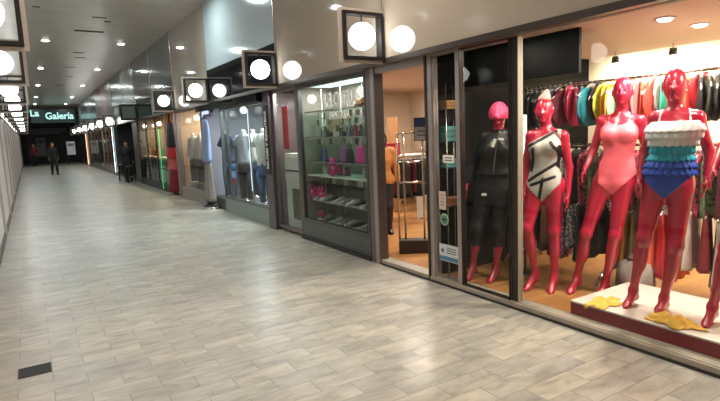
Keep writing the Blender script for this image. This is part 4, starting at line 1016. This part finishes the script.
def shoe(loc, rz, m, lab, grp, s=1.0):
    r = empty('shoe', loc, rz, lab, 'shoe', grp); rg = []
    for t, hw, hh in ((0, .02, .05), (.15, .034, .068), (.4, .03, .06), (.65, .038, .038), (.85, .036, .03), (1, .014, .018)):
        rg.append([(-.12*s+.24*s*t, hw*s*math.cos(a), (.012+hh*.5*(1+math.sin(a)))*s) for a in np.linspace(0, 2*PI, 14, endpoint=False)])
    MB().rings(rg).build('upper', m, r, True)
    MB().prism([(-.122*s, -.028*s), (0, -.032*s), (.09*s, -.04*s), (.125*s, -.01*s), (.125*s, .01*s), (.09*s, .04*s), (0, .032*s), (-.122*s, .028*s)], 'z', 0, .014*s).build('sole', mat('pale_sole', (210, 204, 196), .6), r)
    return r
shc = [((206, 200, 194), 'white'), ((176, 180, 186), 'silver'), ((226, 220, 212), 'cream'), ((60, 58, 62), 'charcoal')]
for rowi, (z, xoff) in enumerate(((.616, .14), (.29, .2))):
    for j in range(8):
        y = 5.8+j*.19; c, cn = shc[(j*3+rowi) % 4]
        shoe((min(XW+xoff, bx(y)-.12), y, z+.004), PI+rng.uniform(-.25, .25), mat('shoe_%s' % cn, c, .4, var=.1), '%s slip-on shoe, %s from the near end on the %s' % (cn, ORD[j], ('bottom glass shelf', 'window deck')[rowi]), 'shoes in the jewellery window')
q = onX(322, 222, XW+.15); r = empty('coin_purse', (q[0], q[1]+.02, .31), 0, 'red purse lying on the deck of the jewellery window', 'purse')
MB().ball((0, 0, .07), .1, 3, (.5, 1, .7)).build('body', mat('red_purse', (178, 62, 66), .5), r, True); MB().tube([(0, -.06, .135), (0, 0, .15), (0, .06, .135)], .007).build('clasp', CHROME, r)
for k, (y, z) in enumerate(((5.72, 1.935), (5.98, 1.935))):
    r = empty('straw_hat', (min(XW+.2, bx(y)-.14), y, z), 0, 'straw hat on the top jewellery shelf, %s' % ('nearest the doorway', 'farther from the doorway')[k], 'hat', 'straw hats on the top jewellery shelf')
    MB().lathe([(.12, 0), (.125, .006), (.075, .012), (.07, .07), (.05, .1), (.001, .105)], seg=22).build('crown', mat('straw', (206, 150, 96), .7, var=.2, vscale=30), r, True); MB().lathe([(.077, .012), (.079, .012), (.077, .035), (.074, .035)], seg=22).build('ribbon', DARK, r, True)
for rowi, (z, sn) in enumerate(((1.556, 'fourth'), (.996, 'white'))):
    for j in range(8):
        y = 5.78+j*.19; c, cn = [((70, 58, 54), 'brown'), ((206, 196, 184), 'cream'), ((40, 40, 46), 'black'), ((120, 116, 120), 'grey'), ((150, 60, 90), 'plum'), ((90, 110, 104), 'green')][(j*5+rowi*2) % 6]
        if rowi == 1 and j in (2, 3): continue
        r = empty('gift_box', (min(XW+.26, bx(y)-.07), y, z), rng.uniform(-.3, .3), '%s lidded box on the %s jewellery shelf, %s from the doorway' % (cn, sn, ORD[j]), 'box', 'lidded boxes on the jewellery shelves')
        hh = .07+.03*(j % 3); MB().box(-.045, .045, -.06, .06, 0, hh).build('carton', mat('gift_'+cn, c, .5, var=.2, vscale=20), r, bevel=.004); MB().box(-.048, .048, -.063, .063, hh, hh+.022).build('lid', mat('gift_lid_'+cn, tuple(int(v*.8) for v in c), .5), r, bevel=.004)
# lettering on the glass
WL = mat('white_vinyl', (236, 236, 230), .5)
p0, p1 = onX(319, 100, XW-.03), onX(357, 88, XW-.03)
ls = empty('window_lettering', (XW-.012, (p0[1]+p1[1])/2, 2.02), 0, 'white shop lettering across the top of the jewellery window', 'lettering')
text('lettering', 'RELOJERIA', .27, frame_mx((XW-.008, (p0[1]+p1[1])/2, 2.04), *TOSHOP), WL, ls, sx=.72)
text('lettering', 'FANTASIA', .15, frame_mx((XW-.008, (p0[1]+p1[1])/2+.0, 1.84), *TOSHOP), WL, ls, sx=.8)

# ------------------------------------------------------------------ narrow bay: banners, white cupboard
bn = empty('vertical_banner', (XW-.085, 8.56, 1.5), 0, 'black vertical banner with white stacked lettering on the mauve column', 'banner')
MB().box(-.008, .004, -.085, .085, -.55, .62).build('board', mat('banner_black', (22, 18, 22), .5), bn)
t = text('lettering', 'RELOJES Y BIJOUTERIE', .105, frame_mx((XW-.096, 8.56, 1.53), (0, 0, 1), (0, 1, 0)), WL, bn, sx=.95)
rbn = empty('red_banner', (XW+.06, onX(285.5, 127, XW+.06)[1], onX(285.5, 127, XW+.06)[2]), 0, 'narrow bright red banner hanging behind the glass by the mauve column', 'banner')
MB().box(-.004, .004, -.11, .11, -.36, .33).build('cloth', mat('banner_red', (206, 34, 40), .6), rbn); MB().tube([(0, -.12, .335), (0, .12, .335)], .008).build('rod', ALU, rbn)
wc = empty('cupboard', (3.76, 7.85, ZS), 0, 'white cupboard with a small gridded panel behind the narrow pane', 'cupboard')
MB().box(-.12, .3, -.4, .4, 0, 1.25).build('carcass', WHITE, wc)
MB().box(-.14, -.121, -.36, .38, .78, 1.2).build('door', WHITE, wc)
fp = MB().box(-.145, -.121, -.3, .12, .18, .68).build('grid_panel', mat('olive_grid', (110, 96, 60), .5), wc)
for k in range(4): MB().box(-.152, -.146, -.29+k*.13-.008, -.29+k*.13+.008, .18, .68).build('grid_bar', DARK, fp)
MB().box(-.15, -.141, -.36, .38, .96, .985).build('handle', DARK, wc)
nb = empty('notice_board', (4.27, 7.95, 1.72), 0, 'dark board of pinned cards above the white cupboard', 'board')
MB().box(-.02, .02, -.38, .38, -.38, .42).build('board', mat('dark_red_board', (70, 44, 40), .6, var=.3, vscale=10), nb)
for k in range(6): MB().box(-.026, -.021, -.3+k % 3*.22, -.16+k % 3*.22, -.3+k//3*.33, -.08+k//3*.33).build('card', mat('board_card_%d' % (k % 3), [(120, 60, 50), (60, 80, 60), (150, 130, 110)][k % 3], .6), nb)

# ------------------------------------------------------------------ dressed torsos, shop C and D
def torso_form(loc, rz, m, lab, bottom=None, sleeve=.2, grp=None, cat='mannequin', long=False, skin=None):
    r = empty('dressed_torso', loc, rz, lab, cat, grp)
    prof = [(1.42, .05, .05), (1.40, .10, .06), (1.36, .17, .085), (1.28, .185, .10), (1.15, .175, .11), (1.0, .165, .10), (.86, .175, .11), (.78, .18, .11)]
    R = random.Random(lab); ph = R.random()*6
    rg = [[(w*math.cos(a), d*math.sin(a)+.008*math.sin(5*a+ph+z*9), z) for a in np.linspace(0, 2*PI, 24, endpoint=False)] for z, w, d in prof]
    mb = MB().rings(rg)
    for q in (-1, 1):
        e = (q*(.19+sleeve*.25), -.02, 1.36-sleeve) if not long else (q*.25, -.04, .88)
        mb.tube([(q*.14, 0, 1.355), ((q*.14+e[0])/2, 0, (1.355+e[2])/2), e], [.06, .062, .058 if not long else .045], 12)
    mb.build('shirt', m, r, True)
    MB().lathe([(.05, 1.40), (.048, 1.48), (.03, 1.5), (.001, 1.5)], seg=14).build('neck_cap', WHITE, r, True)
    if skin: MB().ball((0, -.0, 1.61), .1, 3, (.8, .95, 1.2)).build('head', skin, r, True)
    if bottom:
        b = MB(); b.rings([[(w*math.cos(a), d*math.sin(a), z) for a in np.linspace(0, 2*PI, 18, endpoint=False)] for z, w, d in ((.84, .165, .1), (.7, .185, .12), (.55, .17, .11))])
        for q in (-1, 1): b.tube([(q*.09, 0, .6), (q*.095, -.01, .3), (q*.09, 0, .05)], [.09, .07, .062], 14)
        b.build('trousers', bottom, r, True)
    MB().lathe([(.001, 0), (.13, 0), (.13, .02), (.015, .03), (.015, .8), (.001, .8)], seg=18).build('stand', CHROME, r, True)
    return r
zf = .25
def atC(x, dx): 
    p = onX(x, 150, XW+dx); return min(p[1], 12.2)
DENIM = col((58, 82, 118)); BLK = col((26, 25, 30)); WT = col((214, 208, 196))
gC = 'dressed torsos in the blue-lit clothes shop'
for (x, dx, m, b, lab) in ((268, .45, WT, DENIM, 'torso form in a white T-shirt and blue jeans nearest the mauve column'), (257, .6, col((190, 184, 168)), col((34, 52, 84)), 'torso form in a cream T-shirt and navy jeans in the clothes window'), (247, .55, col((168, 170, 178)), BLK, 'torso form in a light grey T-shirt in the clothes window'), (238, .4, BLK, col((36, 38, 40)), 'torso form in a black T-shirt and black trousers'), (229, .45, col((62, 66, 84)), DENIM, 'torso form in a slate blue shirt at the far end of the window')):
    torso_form((*dict(((268, (3.9, 9.83)), (257, (4.25, 11.3)), (247, (3.85, 10.8)), (238, (4.3, 12.1)), (229, (3.8, 11.72))))[x], zf), -PI/2+.5, m, lab, b, .2, gC)
# red tag and yellow cap, low blue poster in the window
q = onX(233, 181, XW+.12); r = empty('price_sign', (q[0], q[1], q[2]), 0, 'small red price sign low in the clothes window', 'sign'); MB().box(-.005, .005, -.16, .16, -.07, .07).build('plate', mat('sale_red', (214, 70, 54), .5, emit=.0), r); MB().tube([(.01, 0, -.07), (.01, 0, -(q[2]-.25))], .006).build('stem', CHROME, r)
r = empty('display_table', (4.78, 10.45, zf), 0, 'low blue table in the blue-lit clothes shop', 'table')
MB().box(-.3, .3, -.5, .5, .62, .66).build('table_top', mat('blue_top', (48, 104, 150), .3), r)
for a in (-.27, .27):
    for b in (-.46, .46): MB().tube([(a, b, 0), (a, b, .62)], .02).build('leg', CHROME, r, True)
for k, (c, cn) in enumerate((((60, 110, 160), 'blue'), ((36, 70, 120), 'navy'), ((120, 150, 180), 'pale blue'))):
    folded('folded_jeans', (4.76, 10.15+k*.3, zf+.66), .34, .24, .14, col(c), 'stack of %s folded jeans on the low blue table' % cn, 'folded clothes', 'folded jeans on the low blue table', 4)
for k, y in enumerate((9.3, 9.9, 10.6, 11.2)):
    r = empty('ceiling_tube', (4.3+.2*(k % 2), y, 2.40), .0, 'white ceiling tube light in the clothes shop, %s from the mauve column' % ORD[k], 'ceiling light', 'ceiling tubes in the clothes shop')
    MB().box(-.35, .35, -.05, .05, 0, .04).build('housing', WHITE, r); MB().tube([(-.33, 0, -.01), (.33, 0, -.01)], .018).build('tube', mat('cool_tube', (236, 246, 255), .4, emit=5), r, True)
# pane reflection of an upright light strip, added as a glowing bar
q0, q1 = onX(247, 110, XW+.06), onX(250, 215, XW+.06)
r = empty('light_strip', (XW+.07, q0[1], .3), 0, 'slim upright glowing bar standing in for a reflection in the clothes shop pane', 'lamp'); MB().box(-.008, .008, -.018, .018, .25, 1.8).build('tube', mat('cool_strip_reflection', (220, 240, 255), .4, emit=2.2), r); MB().box(-.01, .014, -.024, -.019, 0, 1.82).build('channel', ALU, r)
# clothes standing outside between the shops: jacket over jeans on a stand, small lit sign above
y = 12.05
r = empty('clothes_stand', (XW-.13, y, 0), 0, 'chrome stand with a blue denim shirt over grey jeans beside the clothes window', 'clothes stand')
MB().tube([(0, 0, 0.02), (0, 0, 2.0)], .016).lathe([(.001, 0), (.2, 0), (.2, .02), (.001, .03)]).build('stand', CHROME, r, True)
o = cloth_tube(lerp_prof([(0, .08), (.08, .2), (.2, .25), (1, .22)]), .95, .06, 5, .02, 5); b = o.build('denim_shirt', col((138, 152, 188)), r, True); b.location = (0, 0, 2.02); b.rotation_euler = (0, 0, PI/2)
o = cloth_tube(lerp_prof([(0, .18), (.3, .2), (1, .24)]), .88, .07, 5, .03, 8); b = o.build('grey_jeans', col((134, 128, 122)), r, True); b.location = (0, 0, 1.06); b.rotation_euler = (0, 0, PI/2)
for k in (-1, 1): shoe((XW-.15, y+k*.12, .03), PI, mat('shoe_charcoal', (60, 58, 62)), 'dark shoe under the grey jeans, %s' % ('far one' if k > 0 else 'near one'), None, 1.2)
p = onX(215, 107, XW-.1); r = empty('shop_logo_sign', (XW-.06, 12.1, 2.22), 0, 'small pale blue lit shop sign above the denim shirt', 'sign')
MB().box(-.03, .03, -.42, .42, -.14, .13).build('board', mat('logo_navy', (26, 34, 54), .4), r)
text('lettering', 'JEANS', .2, frame_mx((XW-.095, 12.1, 2.2), *TOSHOP), mat('logo_lit', (196, 214, 255), .4, emit=1.6), r)
gD = 'dressed torsos in the warm-lit shirt shop'
for (x, dx, m, b, lab) in ((204, .4, WT, col((120, 84, 76)), 'torso form in a white shirt at the near end of the shirt window'), (197, .5, col((206, 196, 190)), BLK, 'torso form in a pale grey shirt over black trousers'), (190, .45, col((190, 184, 186)), col((60, 50, 52)), 'torso form in a grey shirt at the far end of the shirt window')):
    torso_form((3.85, {204: 13.4, 197: 14.1, 190: 14.8}[x], zf), -PI/2+.4, m, lab, b, .2, gD, long=True)
for k, (y, c, cn) in enumerate(((13.2, (140, 100, 90), 'brown'), (13.9, (70, 60, 62), 'charcoal'), (14.6, (176, 160, 150), 'beige'))):
    folded('folded_shirts', (XW+.22, y, .25), .26, .36, .2, col(c), 'stack of %s folded shirts on the floor of the shirt window' % cn, 'folded clothes', 'folded stacks in the shirt window')
for k, y in enumerate((13.3, 14.4)):
    r = empty('globe_pendant', (4.2, y, 2.28), 0, 'small round ceiling lamp in the shirt shop, %s' % ('nearer one' if k == 0 else 'farther one'), 'lamp', 'round ceiling lamps in the shirt shop')
    MB().ball((0, 0, 0), .08, 3).build('globe', mat('warm_globe', (255, 240, 214), .4, emit=6), r, True); MB().tube([(0, 0, .07), (0, 0, .16)], .008).build('stem', DARK, r)
# red and navy clothes in the open doorway before the counter shop
r = empty('clothes_stand', (XW-.03, 15.95, 0), 0, 'stand with a navy jacket above a long red dress in the shop opening', 'clothes stand')
MB().tube([(0, 0, .02), (0, 0, 2.0)], .016).lathe([(.001, 0), (.2, 0), (.2, .02), (.001, .03)]).build('stand', CHROME, r, True)
o = cloth_tube(lerp_prof([(0, .08), (.08, .24), (1, .3)]), .72, .08, 5, .02, 2); b = o.build('navy_jacket', col((28, 30, 54)), r, True); b.location = (0, 0, 2.1); b.rotation_euler = (0, 0, PI/2)
o = cloth_tube(lerp_prof([(0, .28), (.3, .3), (1, .36)]), .34, .09, 5, .02, 3); b = o.build('red_blouse', col((170, 26, 34)), r, True); b.location = (0, 0, 1.42); b.rotation_euler = (0, 0, PI/2)
o = cloth_tube(lerp_prof([(0, .3), (1, .32)]), .34, .09, 5, .02, 4); b = o.build('pink_blouse', col((190, 84, 80)), r, True); b.location = (0, 0, 1.08); b.rotation_euler = (0, 0, PI/2)
o = cloth_tube(lerp_prof([(0, .3), (1, .38)]), .66, .1, 6, .03, 6); b = o.build('dark_red_skirt', col((120, 14, 26)), r, True); b.location = (0, 0, .76); b.rotation_euler = (0, 0, PI/2)
# counter shop: long counter, green neon line, goods
ct = empty('shop_counter', (XW+.35, 19.1, .2), 0, 'long dark counter with a pale top behind the green neon line', 'counter')
MB().box(-.22, .3, -2.2, 2.2, 0, .78).build('front', mat('counter_dark', (40, 40, 44), .4), ct); MB().box(-.27, .34, -2.25, 2.25, .78, .84).build('counter_top', mat('counter_pale', (196, 176, 144), .4), ct)
yy = onX(160.5, 150, XW-.035)[1]
r = empty('neon_tube', (XW-.045, yy, .0), 0, 'upright green neon tube on the counter shop glass', 'lamp'); MB().tube([(0, 0, .05), (0, 0, 1.95)], .008).build('tube', mat('green_neon', (40, 220, 120), .4, emit=1.2), r, True)
MB().box(-.012, .02, -.02, .02, 0, .05).box(-.012, .045, -.02, .02, 1.95, 2.0).build('end_cap', DARK, r)
for k, y in enumerate((17.2, 17.9, 18.5)):
    r = empty('canister', (XW+.1, y, .21), 0, 'white canister below the counter, %s from the near end' % ORD[k], 'canister', 'white canisters below the counter')
    MB().lathe([(.001, 0), (.08, 0), (.08, .5), (.07, .53), (.001, .53)], seg=18).build('body', WHITE, r, True); MB().lathe([(.082, .44), (.084, .44), (.084, .5), (.082, .5)], seg=18).build('lid_ring', DARK, r, True)
for k in range(9):
    y = 17.1+k*.47; c = [(150, 96, 60), (60, 110, 80), (190, 160, 120), (120, 44, 50)][k % 4]; cn = ['brown', 'green', 'tan', 'dark red'][k % 4]
    handbag((XW+.38, y, 1.04), .26, .24, .12, mat('cbag_%d' % (k % 4), c, .5), '%s bag on the counter, %s from the near end' % (cn, ORD[k]))
for k, y in enumerate((17.3, 18.7, 20.2)):
    r = empty('pendant_lamp', (XW+.55, y, 2.3), 0, 'warm lamp over the counter, %s from the near end' % ORD[k], 'lamp', 'warm lamps over the counter')
    MB().lathe([(.03, .06), (.1, -.06), (.09, -.06), (.02, .05)], seg=18).build('lamp_shade', mat('brass_shade', (150, 110, 60), .4, .6), r, True); MB().ball((0, 0, -.04), .06, 2).build('bulb', mat('warm_bulb', (255, 224, 170), .4, emit=9), r, True); MB().tube([(0, 0, .05), (0, 0, .14)], .006).build('cord', DARK, r)
# dark-clad shop assistant at the dark entrance
person((3.28, 22.7, 0), math.radians(-30), 1.62, 'person in black standing by the dark shop entrance', BLK, BLK, BLACK, res=.014)
for k, (x, y) in enumerate(((3.2, 23.6), (3.3, 21.9))):
    r = empty('plant_pot' if 0 else 'stool', (x-.05, y, 0), 0, ('black stool beyond the person in black', 'black stool before the person in black')[k], 'stool')
    MB().lathe([(.001, .62), (.17, .62), (.17, .66), (.001, .68)], seg=18).build('seat', BLACK, r, True)
    for a in range(4): MB().tube([(.1*math.cos(a*PI/2+.78), .1*math.sin(a*PI/2+.78), .62), (.17*math.cos(a*PI/2+.78), .17*math.sin(a*PI/2+.78), 0)], .013).build('leg', BLACK, r)
    MB().tube([(.14*math.cos(t), .14*math.sin(t), .25) for t in np.linspace(0, 2*PI, 17)], .008).build('foot_ring', CHROME, r)
# upright light strips further down
y = onX(118.5, 172, XW-.08)[1]
r = empty('light_strip', (XW-.1, 27.7, .0), 0, 'tall white upright light strip on the blue-grey pier', 'lamp'); MB().box(-.02, .02, -.07, .07, .15, 2.3).build('tube', mat('white_strip', (235, 250, 255), .4, emit=6), r); MB().box(-.025, .03, -.09, -.071, .0, 2.33).build('channel', ALU, r)
r = empty('light_strip', (XW-.1, 41.2, .0), 0, 'tall warm upright light strip on the tan pier far down', 'lamp'); MB().box(-.02, .02, -.12, .12, .1, 2.2).build('tube', mat('warm_strip', (255, 214, 160), .4, emit=5), r); MB().box(-.025, .03, -.14, -.121, .0, 2.23).build('channel', ALU, r)
# dressed forms in far windows
far = [(29.0, (150, 96, 74), 'rust brown'), (30.3, (176, 140, 116), 'beige'), (31.6, (120, 70, 60), 'brick red'), (33.6, (90, 92, 104), 'slate'), (35.4, (150, 150, 158), 'light grey'), (37.5, (70, 72, 80), 'charcoal'), (39.4, (126, 110, 110), 'mauve')]
for y, c, cn in far:
    torso_form((XW+.35, y, .25), -PI/2+.3, col(c), 'torso form in a %s shirt in the distant shop windows' % cn, col((70, 58, 56)), .2, 'dressed torsos in the distant windows')
# posters above the far shops: small white lettering
r = empty('far_shop_sign', (XF-.03, 24.8, 2.9), 0, 'small pale lettered sign over the grey fascia far down the arcade', 'sign')
MB().box(-.01, .02, -.7, .7, -.2, .2).build('board', mat('sign_grey', (100, 96, 94), .5), r); text('lettering', 'MODA', .36, frame_mx((XF-.045, 24.8, 2.88), *TOSHOP), WL, r)

# ------------------------------------------------------------------ far end of the corridor
sgY = 45.0
a, b = onY(30, 113, sgY), onY(73, 106.5, sgY)
hs = empty('hanging_sign', (0, sgY, 0), 0, 'dark green hanging sign with glowing pale lettering across the far corridor', 'sign')
MB().box(a[0], b[0]+.1, -.06, .06, 3.15, 4.12).build('board', mat('sign_green_black', (24, 50, 48), .3), hs)
NEON = mat('sign_glow', (190, 250, 244), .4, emit=.8)
c1 = onY(34, 111.5, sgY); c2 = onY(58, 109.5, sgY)
text('lettering', 'La', .62, frame_mx((c1[0], sgY-.075, c1[2]-.15), *TOEND), NEON, hs); text('lettering', 'Galería', .66, frame_mx((c2[0]+.05, sgY-.075, 3.62), *TOEND), NEON, hs, sx=.95)
for x in (a[0]+.2, b[0]-.1): MB().tube([(x, 0, 4.1), (x, 0, 4.38)], .02).build('hanger', DARK, hs)
person((1.06, 32.1, 0), math.radians(8), 1.72, 'man in dark clothes walking down the middle of the far corridor', col((26, 26, 30)), col((22, 22, 26)), BLACK, res=.014, walk=.16)
ct_ = onZ(28, 161.5, 0)
person((.32, 47, 0), 0, 1.7, 'person in a dark red jacket standing far away by the left wall', col((110, 30, 34)), col((24, 24, 28)), BLACK, res=.016)
nb = empty('notice_stand', (2.75, 46, 0), 0, 'white notice board on a stand far down by the right wall', 'notice stand')
MB().box(-.28, .28, -.02, .02, .75, 1.75).build('panel', mat('notice_white', (220, 222, 226), .5), nb)
for x in (-.22, .22): MB().tube([(x, .03, 0), (x, .03, 1.7)], .02).build('leg', DARK, nb)
MB().box(-.2, .2, -.026, -.021, 1.4, 1.6).build('printed_block', mat('print_grey', (120, 116, 112)), nb)
# dark archway pillars and paler wall patch at the far end
dw = struct(empty('door_2', (1.5, YE-.06, 0)))
MB().box(-1.5, 1.5, -.04, .04, 2.5, 3.0).build('door_head', mat('end_head_grey', (120, 120, 128), .5), dw)
MB().box(-1.7, -1.0, -.06, .04, 0, 2.6).build('door_jamb', BLACK, dw); MB().box(1.0, 1.8, -.06, .04, 0, 2.6).build('door_jamb', BLACK, dw)
MB().box(-1.0, 1.0, -.02, .04, 0, 2.5).build('door_opening', mat('end_opening', (30, 30, 34), .5), dw)
ps_ = empty('poster', (.95, YE-.12, 1.5), 0, 'pale poster on the dark end wall left of the walking man', 'poster'); MB().box(-.35, .35, -.01, .01, -.9, .7).build('sheet', mat('poster_pale', (168, 166, 172), .6, var=.2, vscale=3), ps_); MB().box(-.25, .25, -.014, -.011, .2, .5).build('printed_block', mat('print_grey', (120, 116, 112)), ps_)

# ------------------------------------------------------------------ world
w = bpy.data.worlds.new('world'); S.world = w; w.use_nodes = True
w.node_tree.nodes['Background'].inputs[0].default_value = (.5, .55, .6, 1); w.node_tree.nodes['Background'].inputs[1].default_value = .05
try:
    S.cycles.use_denoising = True; S.cycles.max_bounces = 10; S.cycles.transparent_max_bounces = 16; S.cycles.sample_clamp_indirect = 6
except Exception: pass
